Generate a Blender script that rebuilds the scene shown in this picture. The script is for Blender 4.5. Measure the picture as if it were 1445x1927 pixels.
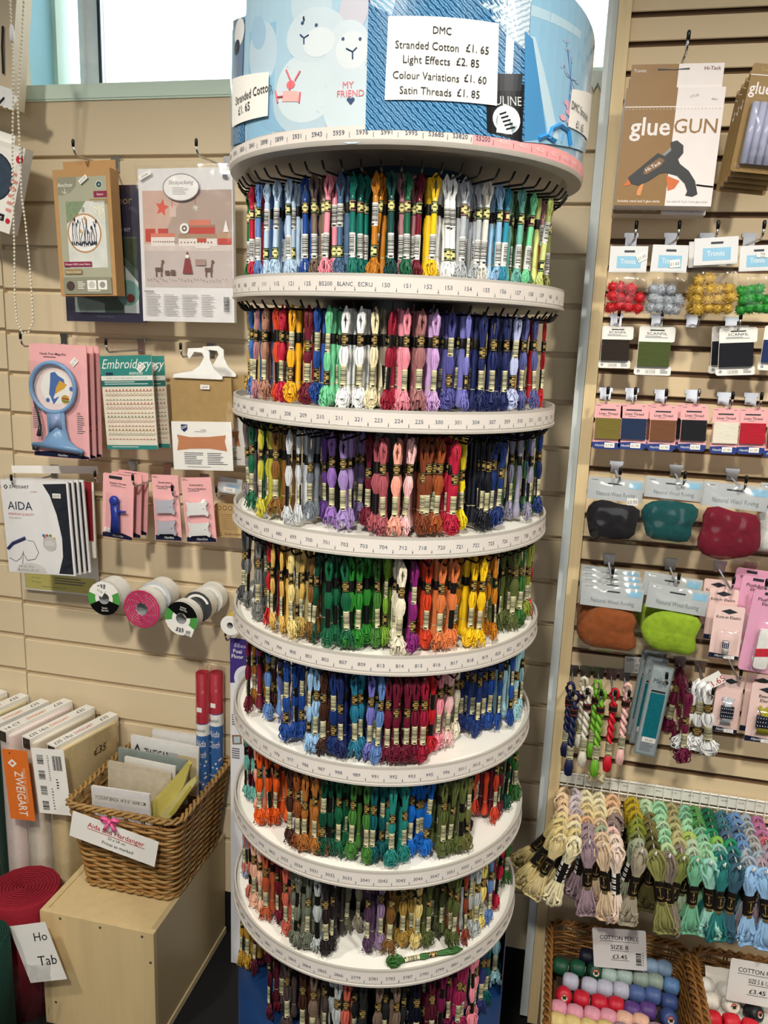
import bpy, bmesh, math, random
from math import sin, cos, pi, radians, atan2, hypot, sqrt
from mathutils import Vector, Matrix
random.seed(7)
for o in list(bpy.data.objects): bpy.data.objects.remove(o)
SC = bpy.context.scene
COL = SC.collection

# ---------------------------------------------------------------- camera
FPX, IW, IH = 1504.82, 1445.0, 1927.0
CAM = Vector((0.0, -1.7683, 1.6038))
YAW, PITCH, ROLL = 0.216146, 0.213158, 0.039102
Z0 = 1.99                                     # height of the first slat groove
def cam_axes():
    f0 = Vector((-sin(YAW), cos(YAW), 0)); r0 = Vector((cos(YAW), sin(YAW), 0)); u0 = Vector((0, 0, 1))
    f = f0*cos(PITCH) - u0*sin(PITCH); u = u0*cos(PITCH) + f0*sin(PITCH)
    return r0*cos(ROLL) + u*sin(ROLL), u*cos(ROLL) - r0*sin(ROLL), f
RIGHT, UP, FWD = cam_axes()
cd = bpy.data.cameras.new('camera'); cam = bpy.data.objects.new('camera', cd); COL.objects.link(cam)
cd.sensor_fit = 'HORIZONTAL'; cd.sensor_width = 36.0; cd.lens = FPX/IW*36.0; cd.clip_start = 0.02
mw = Matrix.Identity(4)
for i in range(3):
    mw[i][0], mw[i][1], mw[i][2], mw[i][3] = RIGHT[i], UP[i], -FWD[i], CAM[i]
cam.matrix_world = mw
SC.camera = cam
def ray(x, y): return FWD*FPX + RIGHT*(x - IW/2) - UP*(y - IH/2)
def at(x, y, Y):                              # photo pixel -> point on the plane at depth Y
    d = ray(x, y); return CAM + d*((Y - CAM.y)/d.y)
def atz(x, y, Z):                             # photo pixel -> point on the level at height Z
    d = ray(x, y); return CAM + d*((Z - CAM.z)/d.z)

# ---------------------------------------------------------------- light, world, exposure
SC.view_settings.view_transform = 'Standard'; SC.view_settings.look = 'None'
SC.view_settings.exposure = 0.0; SC.view_settings.gamma = 1.0; SC.view_settings.use_curve_mapping = False
W = bpy.data.worlds.new('daylight'); SC.world = W; W.use_nodes = True
W.node_tree.nodes['Background'].inputs[0].default_value = (0.86, 0.94, 1.0, 1)
W.node_tree.nodes['Background'].inputs[1].default_value = 3.2
def area(name, loc, target, sx, sy, energy, col):
    l = bpy.data.lights.new(name, 'AREA'); l.shape = 'RECTANGLE'; l.size = sx; l.size_y = sy; l.energy = energy; l.color = col
    o = bpy.data.objects.new(name, l); COL.objects.link(o); o.location = loc
    o.rotation_euler = (Vector(target) - Vector(loc)).to_track_quat('-Z', 'Y').to_euler(); return o
WARM = (1.0, 0.94, 0.82)
def spot(loc, target, energy, deg, blend, rad):
    l = bpy.data.lights.new('ceiling_spot_light', 'SPOT'); l.energy = energy; l.color = WARM; l.spot_size = radians(deg); l.spot_blend = blend; l.shadow_soft_size = rad
    o = bpy.data.objects.new('ceiling_spot_light', l); COL.objects.link(o); o.location = loc; o.rotation_euler = (Vector(target) - Vector(loc)).to_track_quat('-Z', 'Y').to_euler(); return o
spot((-0.15, -2.35, 2.88), (-0.25, -0.3, 0.60), 182, 72, .8, .09)
spot((1.0, -1.9, 2.88), (0.45, 0.0, 0.75), 116, 68, .8, .08)
spot((-1.45, -1.9, 2.88), (-1.0, 0.0, 0.70), 116, 68, .8, .08)
tube = area('ceiling_tube_light', (2.75, -1.62, 2.9), (2.75, -1.60, 0.0), 1.9, 0.14, 26, (1.0, 0.97, 0.92)); tube.rotation_euler = (0, 0, -0.12)
area('front_fill_light', (0.1, -4.5, 1.55), (0.0, 0.0, 1.1), 2.6, 1.5, 25, (0.97, 0.98, 1.0))  # added soft fill from behind the camera; the front wall has no window

# ---------------------------------------------------------------- materials
def lin(h):
    h = h.lstrip('#'); c = [int(h[i:i+2], 16)/255 for i in (0, 2, 4)]
    return tuple(v/12.92 if v <= .04045 else ((v + .055)/1.055)**2.4 for v in c)
_M = {}
def M(hexc, rough=.55, var=.06, scale=40.0, metal=0.0, bump=0.0, spec=.4, stretch=(1, 1, 1), coat=0.0):
    key = (hexc, rough, var, scale, metal, bump, spec, stretch, coat)
    if key in _M: return _M[key]
    m = bpy.data.materials.new('mat_' + hexc.lstrip('#')); m.use_nodes = True; nt = m.node_tree; b = nt.nodes['Principled BSDF']
    c = lin(hexc)
    tc = nt.nodes.new('ShaderNodeTexCoord'); mp = nt.nodes.new('ShaderNodeMapping'); mp.inputs['Scale'].default_value = stretch
    n = nt.nodes.new('ShaderNodeTexNoise'); n.inputs['Scale'].default_value = scale; n.inputs['Detail'].default_value = 3
    mx = nt.nodes.new('ShaderNodeMix'); mx.data_type = 'RGBA'
    mx.inputs[6].default_value = (*[v*(1 - var*1.6) for v in c], 1); mx.inputs[7].default_value = (*[min(1, v*(1 + var*1.6)) for v in c], 1)
    L = nt.links.new
    L(tc.outputs['Object'], mp.inputs['Vector']); L(mp.outputs[0], n.inputs['Vector']); L(n.outputs[0], mx.inputs[0]); L(mx.outputs[2], b.inputs['Base Color'])
    b.inputs['Roughness'].default_value = rough; b.inputs['Metallic'].default_value = metal; b.inputs['Specular IOR Level'].default_value = spec
    b.inputs['Coat Weight'].default_value = coat
    if bump:
        bp = nt.nodes.new('ShaderNodeBump'); bp.inputs['Strength'].default_value = bump; bp.inputs['Distance'].default_value = .002
        L(n.outputs[0], bp.inputs['Height']); L(bp.outputs[0], b.inputs['Normal'])
    _M[key] = m; return m
def thread_mat(name, rough, coat, attr=False):
    m = bpy.data.materials.new(name); m.use_nodes = True; nt = m.node_tree; b = nt.nodes['Principled BSDF']; L = nt.links.new
    if attr:
        src = nt.nodes.new('ShaderNodeVertexColor'); src.layer_name = 'dye'; out = src.outputs['Color']
    else:
        src = nt.nodes.new('ShaderNodeObjectInfo'); out = src.outputs['Color']
    tc = nt.nodes.new('ShaderNodeTexCoord'); mp = nt.nodes.new('ShaderNodeMapping'); mp.inputs['Scale'].default_value = (900, 900, 60)
    n = nt.nodes.new('ShaderNodeTexNoise'); n.inputs['Scale'].default_value = 1.0
    mr = nt.nodes.new('ShaderNodeMapRange'); mr.inputs[3].default_value = .62; mr.inputs[4].default_value = 1.38
    mu = nt.nodes.new('ShaderNodeMix'); mu.data_type = 'RGBA'; mu.blend_type = 'MULTIPLY'; mu.inputs[0].default_value = 1
    cb = nt.nodes.new('ShaderNodeCombineColor')
    L(tc.outputs['Object'], mp.inputs['Vector']); L(mp.outputs[0], n.inputs['Vector']); L(n.outputs[0], mr.inputs[0])
    for i in range(3): L(mr.outputs[0], cb.inputs[i])
    L(out, mu.inputs[6]); L(cb.outputs[0], mu.inputs[7]); L(mu.outputs[2], b.inputs['Base Color'])
    b.inputs['Roughness'].default_value = rough; b.inputs['Specular IOR Level'].default_value = .45; b.inputs['Coat Weight'].default_value = coat
    b.inputs['Coat Roughness'].default_value = .08
    return m
YARN = thread_mat('cotton_yarn', .48, 0.0); SLEEVE = thread_mat('glossy_sleeve', .25, .6); YARN_ATTR = thread_mat('mixed_yarn', .5, 0.0, True)
WOOL = thread_mat('wool_yarn', .8, 0.0)
def clear_mat(name, gloss=.16, tint=(1, 1, 1), bumpd=.006):
    m = bpy.data.materials.new(name); m.use_nodes = True; nt = m.node_tree; nt.nodes.clear(); L = nt.links.new
    o = nt.nodes.new('ShaderNodeOutputMaterial'); t = nt.nodes.new('ShaderNodeBsdfTransparent'); g = nt.nodes.new('ShaderNodeBsdfGlossy'); x = nt.nodes.new('ShaderNodeMixShader')
    t.inputs[0].default_value = (*tint, 1); g.inputs['Roughness'].default_value = .12; g.inputs[0].default_value = (1, 1, 1, 1)
    fr = nt.nodes.new('ShaderNodeLayerWeight'); fr.inputs[0].default_value = gloss
    tc = nt.nodes.new('ShaderNodeTexCoord'); n = nt.nodes.new('ShaderNodeTexNoise'); n.inputs['Scale'].default_value = 26; n.inputs['Detail'].default_value = .6
    bp = nt.nodes.new('ShaderNodeBump'); bp.inputs['Strength'].default_value = 1.0; bp.inputs['Distance'].default_value = bumpd
    L(tc.outputs['Object'], n.inputs[0]); L(n.outputs[0], bp.inputs['Height']); L(bp.outputs[0], g.inputs['Normal']); L(bp.outputs[0], fr.inputs['Normal'])
    ma = nt.nodes.new('ShaderNodeMath'); ma.operation = 'MULTIPLY_ADD'; ma.inputs[1].default_value = .8; ma.inputs[2].default_value = .025; L(fr.outputs['Facing'], ma.inputs[0]); L(ma.outputs[0], x.inputs[0]); L(t.outputs[0], x.inputs[1]); L(g.outputs[0], x.inputs[2]); L(x.outputs[0], o.inputs[0])
    return m
FILM = clear_mat('clear_film', .2); GLASS = clear_mat('window_glass', .06, (1, 1, 1), .0)
def stripes_mat(name, cols, scale, rot, dist=4.0, rough=.4, kind='BANDS'):
    m = bpy.data.materials.new(name); m.use_nodes = True; nt = m.node_tree; b = nt.nodes['Principled BSDF']; L = nt.links.new
    tc = nt.nodes.new('ShaderNodeTexCoord'); mp = nt.nodes.new('ShaderNodeMapping'); mp.inputs['Rotation'].default_value = rot
    w = nt.nodes.new('ShaderNodeTexWave'); w.inputs['Scale'].default_value = scale; w.inputs['Distortion'].default_value = dist; w.inputs['Detail'].default_value = 3; w.inputs['Detail Scale'].default_value = 2.5
    r = nt.nodes.new('ShaderNodeValToRGB'); e = r.color_ramp.elements
    for i, c in enumerate(cols):
        p = i/(len(cols) - 1)
        if i < 2: e[i].position = p; e[i].color = (*lin(c), 1)
        else:
            q = e.new(p); q.color = (*lin(c), 1)
    if len(cols) > 2:
        e[1].position = 1/(len(cols) - 1); e[1].color = (*lin(cols[1]), 1)
    for i, c in enumerate(cols):
        el = sorted(e, key=lambda q: q.position)[i]; el.color = (*lin(c), 1)
    L(tc.outputs['Object'], mp.inputs[0]); L(mp.outputs[0], w.inputs[0]); L(w.outputs['Fac'], r.inputs[0]); L(r.outputs[0], b.inputs['Base Color'])
    b.inputs['Roughness'].default_value = rough; b.inputs['Coat Weight'].default_value = .7; b.inputs['Coat Roughness'].default_value = .06; return m
BLACK = M('#0b0b0c', .35); WHITE = M('#efeeea', .5); PAPER = M('#f1efea', .6, .02); INK = M('#15151a', .6); CHROME = M('#c9c9cb', .22, .03, metal=1.0)
PLASTIC_BLACK = M('#08080a', .3); PINK = M('#eeb0b2', .5, .04); NAVY_INK = M('#0e1736', .5); GREYTXT = M('#6b6b72', .6); WICKER = M('#a27e4a', .5, .22, 30)
WICKER_DARK = M('#76562f', .5, .25, 30)
PINE = M('#dcc598', .5, .08, 1.0, stretch=(160, 160, 7))
BIRCH = M('#d3bb8d', .42, .07, 1.0, stretch=(55, 55, 4))

# ---------------------------------------------------------------- mesh builder
_T = {}
def text_geo(s, bold=0.0):
    k = (s, bold)
    if k in _T: return _T[k]
    cu = bpy.data.curves.new('lettering', 'FONT'); cu.body = s; cu.resolution_u = 2; cu.size = 1.0; cu.offset = bold
    ob = bpy.data.objects.new('lettering', cu); me = bpy.data.meshes.new_from_object(ob)
    v = [(q.co.x, q.co.y) for q in me.vertices]; f = [tuple(p.vertices) for p in me.polygons]
    bpy.data.objects.remove(ob); bpy.data.curves.remove(cu); bpy.data.meshes.remove(me)
    x0 = min((a for a, _ in v), default=0); x1 = max((a for a, _ in v), default=0)
    _T[k] = (v, f, x0, x1); return _T[k]
class MB:
    def __init__(s): s.v = []; s.f = []; s.m = []; s.mats = []; s.xf = None
    def mi(s, mat):
        if mat not in s.mats: s.mats.append(mat)
        return s.mats.index(mat)
    def add(s, verts, faces, mat):
        k = len(s.v); i = s.mi(mat)
        s.v += [tuple(s.xf(Vector(q))) if s.xf else tuple(q) for q in verts]
        s.f += [tuple(a + k for a in f) for f in faces]; s.m += [i]*len(faces); return s
    def box(s, x0, x1, y0, y1, z0, z1, mat):
        v = [(x, y, z) for z in (z0, z1) for y in (y0, y1) for x in (x0, x1)]
        return s.add(v, [(0, 2, 3, 1), (4, 5, 7, 6), (0, 1, 5, 4), (2, 6, 7, 3), (0, 4, 6, 2), (1, 3, 7, 5)], mat)
    def prism(s, poly, y0, y1, mat):           # polygon in x,z pulled from y0 (front) to y1 (back)
        n = len(poly); v = [(x, y0, z) for x, z in poly] + [(x, y1, z) for x, z in poly]
        f = [tuple(range(n)), tuple(range(2*n - 1, n - 1, -1))] + [(i, i + n, (i + 1) % n + n, (i + 1) % n) for i in range(n)]
        return s.add(v, f, mat)
    def flat(s, poly, y, mat): return s.add([(x, y, z) for x, z in poly], [tuple(range(len(poly)))], mat)
    def tube(s, path, r, n, mat, closed=False):
        P = [Vector(p) for p in path]; N = len(P); V = []; up = Vector((.31, .17, .93)).normalized()
        for i, p in enumerate(P):
            a = P[(i - 1) % N] if (closed or i) else P[i]; b = P[(i + 1) % N] if (closed or i < N - 1) else P[i]
            t = (b - a)
            t = t.normalized() if t.length > 1e-9 else Vector((0, 0, 1))
            e = t.cross(up)
            if e.length < .1: e = t.cross(Vector((1, 0, 0)))
            e.normalize(); g = e.cross(t); rr = r[i] if isinstance(r, (list, tuple)) else r
            V += [p + (e*cos(2*pi*k/n) + g*sin(2*pi*k/n))*rr for k in range(n)]
        F = []
        for i in range(N if closed else N - 1):
            j = (i + 1) % N
            F += [(i*n + k, i*n + (k + 1) % n, j*n + (k + 1) % n, j*n + k) for k in range(n)]
        if not closed: F += [tuple(range(n - 1, -1, -1)), tuple((N - 1)*n + k for k in range(n))]
        return s.add(V, F, mat)
    def lathe(s, prof, n, mat, c=(0, 0, 0), axis='z', a0=0.0, a1=2*pi):
        full = abs(a1 - a0 - 2*pi) < 1e-6; m = n if full else n + 1; V = []
        for r, h in prof:
            for k in range(m):
                a = a0 + (a1 - a0)*k/n; x, y = r*cos(a), r*sin(a)
                V.append({'z': (c[0] + x, c[1] + y, c[2] + h), 'y': (c[0] + x, c[1] + h, c[2] + y), 'x': (c[0] + h, c[1] + x, c[2] + y)}[axis])
        F = [(i*m + k, i*m + (k + 1) % m, (i + 1)*m + (k + 1) % m, (i + 1)*m + k) for i in range(len(prof) - 1) for k in range(n)]
        return s.add(V, F, mat)
    def ell(s, cx, cz, rx, rz, y, mat, n=24, rot=0.0):
        ca, sa = cos(rot), sin(rot)
        return s.flat([(cx + rx*cos(2*pi*k/n)*ca - rz*sin(2*pi*k/n)*sa, cz + rx*cos(2*pi*k/n)*sa + rz*sin(2*pi*k/n)*ca) for k in range(n)][::-1], y, mat)
    def ball(s, c, r, mat, n=10, sq=(1, 1, 1)):
        prof = [(r*sin(pi*i/(n//2 + 2)), -r*cos(pi*i/(n//2 + 2))) for i in range(n//2 + 3)]
        V = []; 
        for a, h in prof: V += [(c[0] + a*cos(2*pi*k/n)*sq[0], c[1] + a*sin(2*pi*k/n)*sq[1], c[2] + h*sq[2]) for k in range(n)]
        return s.add(V, [(i*n + k, i*n + (k + 1) % n, (i + 1)*n + (k + 1) % n, (i + 1)*n + k) for i in range(len(prof) - 1) for k in range(n)], mat)
    def text(s, t, x, z, y, h, mat, al='c', maxw=None, bold=0.0, shear=0.0, rot=0.0, sx=1.0):
        v, f, x0, x1 = text_geo(t, bold); k = h/.72; w = (x1 - x0)*k*sx
        if maxw and w > maxw: sx *= maxw/w; w = maxw
        off = {'c': -w/2, 'l': 0, 'r': -w}[al]; ca, sa = cos(rot), sin(rot); out = []
        for a, b in v:
            px = (a - x0)*k*sx + off + shear*b*k; pz = b*k
            out.append((x + px*ca - pz*sa, y, z + px*sa + pz*ca))
        return s.add(out, f, mat)
    def barcode(s, x0, z0, x1, z1, y, seed=1, vertical=False, mat=None):
        r = random.Random(seed); mat = mat or INK; p = 0.0
        while p < 1:
            w = r.choice((.02, .03, .05)); q = min(1, p + w)
            if vertical: s.flat([(x0, z0 + (z1 - z0)*p), (x1, z0 + (z1 - z0)*p), (x1, z0 + (z1 - z0)*q), (x0, z0 + (z1 - z0)*q)], y, mat)
            else: s.flat([(x0 + (x1 - x0)*p, z0), (x0 + (x1 - x0)*q, z0), (x0 + (x1 - x0)*q, z1), (x0 + (x1 - x0)*p, z1)], y, mat)
            p = q + r.choice((.015, .03, .045))
    def mesh(s, name, smooth=False):
        me = bpy.data.meshes.new(name); me.from_pydata(s.v, [], s.f)
        for m in s.mats: me.materials.append(m)
        me.polygons.foreach_set('material_index', s.m)
        if smooth: me.polygons.foreach_set('use_smooth', [True]*len(s.f))
        me.update(); return me
    def build(s, name, parent=None, smooth=False, **kw):
        o = bpy.data.objects.new(name, s.mesh(name, smooth)); COL.objects.link(o)
        if parent is not None: o.parent = parent
        for k, v in kw.items(): o[k] = v
        return o
def tag(o, label, cat, group=None):
    o['label'] = label; o['category'] = cat
    if group: o['group'] = group
    return o
def thing(name, label, cat, loc=(0, 0, 0), rot=(0, 0, 0), group=None):
    o = bpy.data.objects.new(name, None); COL.objects.link(o); o.location = loc; o.rotation_euler = rot; o.empty_display_size = .02
    return tag(o, label, cat, group)
def structure(mb, name, smooth=False): return mb.build(name, None, smooth, kind='structure')
def kids(o): return [c for c in COL.objects if c.parent == o]
def dup(root, label, loc=None, rot=None, shift=None, color=None):
    r = root.copy(); COL.objects.link(r); r['label'] = label
    if loc is not None: r.location = loc
    if rot is not None: r.rotation_euler = rot
    if shift is not None: r.location = Vector(root.location) + Vector(shift)
    if color: r.color = color
    for ch in kids(root):
        c = ch.copy(); COL.objects.link(c); c.parent = r
        if color: c.color = color
        for g in kids(ch):
            d = g.copy(); COL.objects.link(d); d.parent = c
    return r
def rrect(x0, z0, x1, z1, r, n=4):
    P = []
    for cx, cz, a in ((x1 - r, z1 - r, 0), (x0 + r, z1 - r, 90), (x0 + r, z0 + r, 180), (x1 - r, z0 + r, 270)):
        P += [(cx + r*cos(radians(a + 90*k/n)), cz + r*sin(radians(a + 90*k/n))) for k in range(n + 1)]
    return P[::-1]
class Pack:
    """A flat thing hanging on a wall: its corners give place, size and tilt; u runs right, v runs down, both 0..1."""
    def __init__(s, name, label, cat, TL, TR, BL, Y, group=None):
        a, b, c = at(*TL, Y), at(*TR, Y), at(*BL, Y)
        s.w = (b - a).length; s.h = (c - a).length; ang = .5*atan2(b.z - a.z, b.x - a.x) + .5*atan2(c.x - a.x, a.z - c.z)
        s.root = thing(name, label, cat, a, (0, -ang, 0), group); s.A = MB(); s.layer = 0
    def X(s, u): return u*s.w
    def Z(s, v): return -v*s.h
    def P(s, pts): return [(u*s.w, -v*s.h) for u, v in pts]
    def slab(s, name, u0, v0, u1, v1, t, mat, y=0.0, r=0.0, bump=False, **kw):
        m = MB(); x0, x1, z0, z1 = s.X(u0), s.X(u1), s.Z(v1), s.Z(v0)
        m.prism(rrect(x0, z0, x1, z1, r) if r else [(x0, z0), (x0, z1), (x1, z1), (x1, z0)], y, y + t, mat)
        return m.build(name, s.root, **kw)
    def poly(s, name, pts, t, mat, y=0.0): return MB().prism(s.P(pts), y, y + t, mat).build(name, s.root)
    def up(s): s.layer += 1; return s
    def y(s): return -.0004 - .00006*s.layer
    def rect(s, u0, v0, u1, v1, mat, r=0): 
        x0, x1, z0, z1 = s.X(u0), s.X(u1), s.Z(v1), s.Z(v0)
        s.A.flat(rrect(x0, z0, x1, z1, r) if r else [(x0, z0), (x0, z1), (x1, z1), (x1, z0)], s.y(), mat); return s.up()
    def shape(s, pts, mat): s.A.flat(s.P(pts), s.y(), mat); return s.up()
    def disc(s, u, v, ru, mat, rv=None, rot=0): s.A.ell(s.X(u), s.Z(v), ru*s.w, (rv*s.h if rv else ru*s.w), s.y(), mat, 24, rot); return s.up()
    def ring(s, u, v, ru, t, mat, rv=None):
        R = [(u + ru*cos(2*pi*k/28), v + (rv or ru*s.w/s.h)*sin(2*pi*k/28), 0) for k in range(28)]
        s.A.tube([(a*s.w, s.y(), -b*s.h) for a, b, _ in R], t, 5, mat, True); return s.up()
    def line(s, pts, t, mat): s.A.tube([(u*s.w, s.y(), -v*s.h) for u, v in pts], t, 4, mat); return s
    def text(s, t, u, v, h, mat, **kw): s.A.text(t, s.X(u), s.Z(v), s.y(), h*s.h, mat, **kw); return s
    def lines(s, u0, v0, u1, v1, n, mat, seed=1):                # small print: thin bars standing for lines too small to read
        r = random.Random(seed)
        for i in range(n):
            v = v0 + (v1 - v0)*i/n; e = u0 + (u1 - u0)*r.uniform(.6, 1); h = (v1 - v0)/n*.42
            s.A.flat([(s.X(u0), s.Z(v + h)), (s.X(u0), s.Z(v)), (s.X(e), s.Z(v)), (s.X(e), s.Z(v + h))], s.y(), mat)
        return s.up()
    def bars(s, u0, v0, u1, v1, seed=1, vertical=False): s.A.barcode(s.X(u0), s.Z(v1), s.X(u1), s.Z(v0), s.y(), seed, vertical); return s
    def sticker(s, u, v, du, dv, txt, rot=0.0, mat=None, ink=None):
        m = MB(); cx, cz = s.X(u), s.Z(v); ca, sa = cos(rot), sin(rot); a, b = du*s.w/2, dv*s.h/2
        q = lambda x, z: (cx + x*ca - z*sa, cz + x*sa + z*ca)
        y = -.0016 - s.layer*.00006
        m.prism([q(-a, -b), q(-a, b), q(a, b), q(a, -b)], y, y + .0003, mat or PAPER)
        if txt: m.text(txt, *q(0, -b*.45), y - .0003, b*.9, ink or GREYTXT, rot=rot, maxw=a*1.7)
        return m.build('price_sticker', s.root)
    def done(s, name='printed_design'):
        if s.A.f: s.A.build(name, s.root)
        return s.root

# ---------------------------------------------------------------- the room
BEIGE = M('#d8c6a6', .55, .02, 8, bump=.02); BEIGE_PLAIN = M('#d8c7ab', .6, .02, 8); BROWN_EDGE = M('#6d5238', .8, .1)
MINT = M('#d6ebdc', .5, .03, 10); AQUA = M('#9fd0dc', .5, .03, 10)
def slat_panel(name, x0, x1, grooves, y, top, bottom, gh, gd, mat, gmat):
    m = MB(); z = top
    def strip(pts, mt):
        V = [(x, a, b) for a, b in pts for x in (x0, x1)]
        m.add(V, [(2*i, 2*i + 1, 2*i + 3, 2*i + 2) for i in range(len(pts) - 1)], mt)
    for g in grooves:
        strip([(y, z), (y, g + .0015), (y + .0015, g)], mat)
        strip([(y + .0015, g), (y + gd, g), (y + gd, g - gh)], gmat)
        strip([(y + gd, g - gh), (y + .002, g - gh), (y, g - gh - .002)], gmat if gmat is not mat else mat)
        z = g - gh - .002
    strip([(y, z), (y, bottom), (y + .02, bottom), (y + .02, top), (y, top)], mat)
    for x in (x0, x1): m.add([(x, y + .0005, bottom), (x, y + .02, bottom), (x, y + .02, top), (x, y + .0005, top)], [(0, 1, 2, 3)], mat)
    return structure(m, name)
XJ = at(22, 800, 0).x
slat_panel('wall_back', XJ + .002, 4.0, [Z0 - .1*k for k in range(18)], 0.0, Z0 + .118, .127, .011, .012, BEIGE, BEIGE)
slat_panel('wall_back', -2.3, XJ - .002, [Z0 + .004 - .1*k for k in range(18)], 0.0, Z0 + .118, .127, .011, .012, BEIGE, BEIGE)
XW = at(43, 165, 0).x; ZS = Z0 + .150
m = MB(); m.box(-2.3, XW, 0, .03, ZS - .032, 2.95, BEIGE_PLAIN); m.box(.5, 4.0, .0, .03, ZS - .032, 2.95, BEIGE_PLAIN); m.box(XW, .5, .0, .2, 2.82, 2.95, BEIGE_PLAIN)
structure(m, 'wall_back')
m = MB(); m.box(XW - .03, .5, -.006, .2, ZS - .03, ZS, MINT); m.box(XW - .05, .5, -.004, .02, ZS - .034, ZS - .03, MINT); structure(m, 'windowsill_1')
m = MB(); m.box(XW - .03, XW, .03, .2, ZS, 2.82, AQUA); m.box(XW, XW + .012, .12, .2, ZS, 2.82, MINT); structure(m, 'trim_1')
FRAME_W = M('#f1f5f7', .35); GASKET = M('#26303a', .5)
m = MB(); xa = at(150, 120, .15).x; xb = at(190, 120, .15).x; xc = .46; zb = at(300, 176, .15).z; zc = at(300, 157, .15).z
m.box(xa, xb, .15, .19, zb, 2.82, FRAME_W); m.box(xb, xc, .15, .19, zb, zc, FRAME_W); m.box(xc, .5, .15, .19, zb, 2.82, FRAME_W); m.box(xb, xc, .15, .19, 2.76, 2.82, FRAME_W)
m.box(xa + .013, xa + .019, .14, .15, zb, 2.82, FRAME_W); m.box(xb - .004, xb + .003, .146, .15, zc, 2.8, GASKET); m.box(xa, xc, .135, .15, zb - .004, zb + .006, FRAME_W)
wf = structure(m, 'window_1')
m = MB(); m.box(xb, xc, .165, .169, zc, 2.76, GLASS); m.build('pane', wf)
structure(MB().box(-2.3, 4.0, -4.6, 0.06, -.02, 0, M('#141416', .95, .3, 300, bump=.4)), 'floor')
structure(MB().box(-2.3, 4.0, -4.6, .2, 2.95, 3.0, M('#cfcac2', .8)), 'ceiling')
structure(MB().box(-2.34, -2.3, -4.6, .2, 0, 3.0, M('#8f8678', .8)), 'wall_left')
structure(MB().box(4.0, 4.04, -4.6, .2, 0, 3.0, M('#8f8678', .8)), 'wall_right')
structure(MB().box(-2.34, 4.04, -4.64, -4.6, 0, 3.0, M('#8f8678', .8)), 'wall_front')
structure(MB().box(-2.3, 4.0, 0.004, .02, 0, .127, M('#0a0a0b', .7)), 'baseboard_back')
# the right hand display unit: pine edged side board and close grooved slat panel
PY = -.08
RG = [Z0 + .2187 - .0497*n for n in range(0, 33)]
slat_panel('wall_right_panel', 0.0575, 4.0, RG, PY, Z0 + .6, .26, .0085, .011, M('#d9c4a0', .55, .02, 8, bump=.02), BROWN_EDGE)
structure(MB().box(.0575, 4.0, PY - .004, PY + .02, .1, .262, BEIGE_PLAIN), 'wall_right_panel')
PX0, PX1 = .0345, .0575
m = MB(); m.box(PX0, PX1, -.108, -.06, .02, Z0 + .6, PINE); structure(m, 'trim_2')
m = MB(); m.box(.016, PX0 - .0005, -.09, -.012, .02, Z0 + .6, M('#cdd6d8', .5)); structure(m, 'trim_3')

# ---------------------------------------------------------------- the rotating stand
SX, SY, SR = -.2655, -.5184, .2503
TZ = [Z0 - .3075 - .1677*k for k in range(8)]
HZ0, HZ1, HR = Z0 - .1605, Z0 + .012, .2575
HX = SX + .004
STAND = thing('thread_display_stand', 'tall round white revolving thread stand under a printed blue header drum', 'display stand', (SX, SY, 0))
def rel(z): return z
TRAY_W = M('#f3f1ea', .35, .01); RIM = M('#b7b2ab', .3, .03); RIM_D = M('#8f8c86', .4, .03); STRIP = M('#d8d1cb', .5, .02); NUM = M('#4c5568', .6); PINKSTRIP = M('#eda4a6', .5, .03)
def bend(R, a0, x0=0.0, y0=0.0):
    return lambda p: (x0 + (R - p.y)*cos(a0 + p.x/R), y0 + (R - p.y)*sin(a0 + p.x/R), p.z)
TIER_NUM = [("107 111 115 121 125 B5200 BLANC ECRU 150 151 152 153 154 155 156 157 158 159 160 161", '151', -75.5, ['106', '105', '99', '94', '93', '92'], []),
 ("165 166 167 168 169 208 209 210 211 221 223 224 225 300 301 304 307 309 310 311 312 313 315 316 317", '224', -76.3, ['164', '163'], []),
 ("645 646 647 648 666 676 677 680 699 700 701 702 703 704 712 718 720 721 722 725 726 727 728 729 730 731 732", '712', -73.4, [], []),
 ("791 792 793 794 796 797 798 799 800 801 803 807 809 813 814 815 816 817 818 819 820 822 823 824 825 826 827", '814', -72.8, [], []),
 ("966 970 971 972 973 975 976 977 986 987 988 989 991 992 993 995 996 3011 3012 3013 3021 3022 3023 3024 3031", '992', -73.2, [], []),
 ("3768 3770 3772 3773 3774 3776 3777 3778 3822 3023 3024 3031 3032 3033 3041 3042 3045 3046 3047 3051 3052 3053 3064 3072 3078 3325 3326 3328", '3042', -75.2, [], []),
 ("3855 3856 3857 3858 3859 3860 3861 3862 3863 3864 3865 3866 3779 3781 3782 3787 3790 3799 3801 3802 3803 3804 3805 3806 3807", '3781', -77.1, [], [])]
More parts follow.
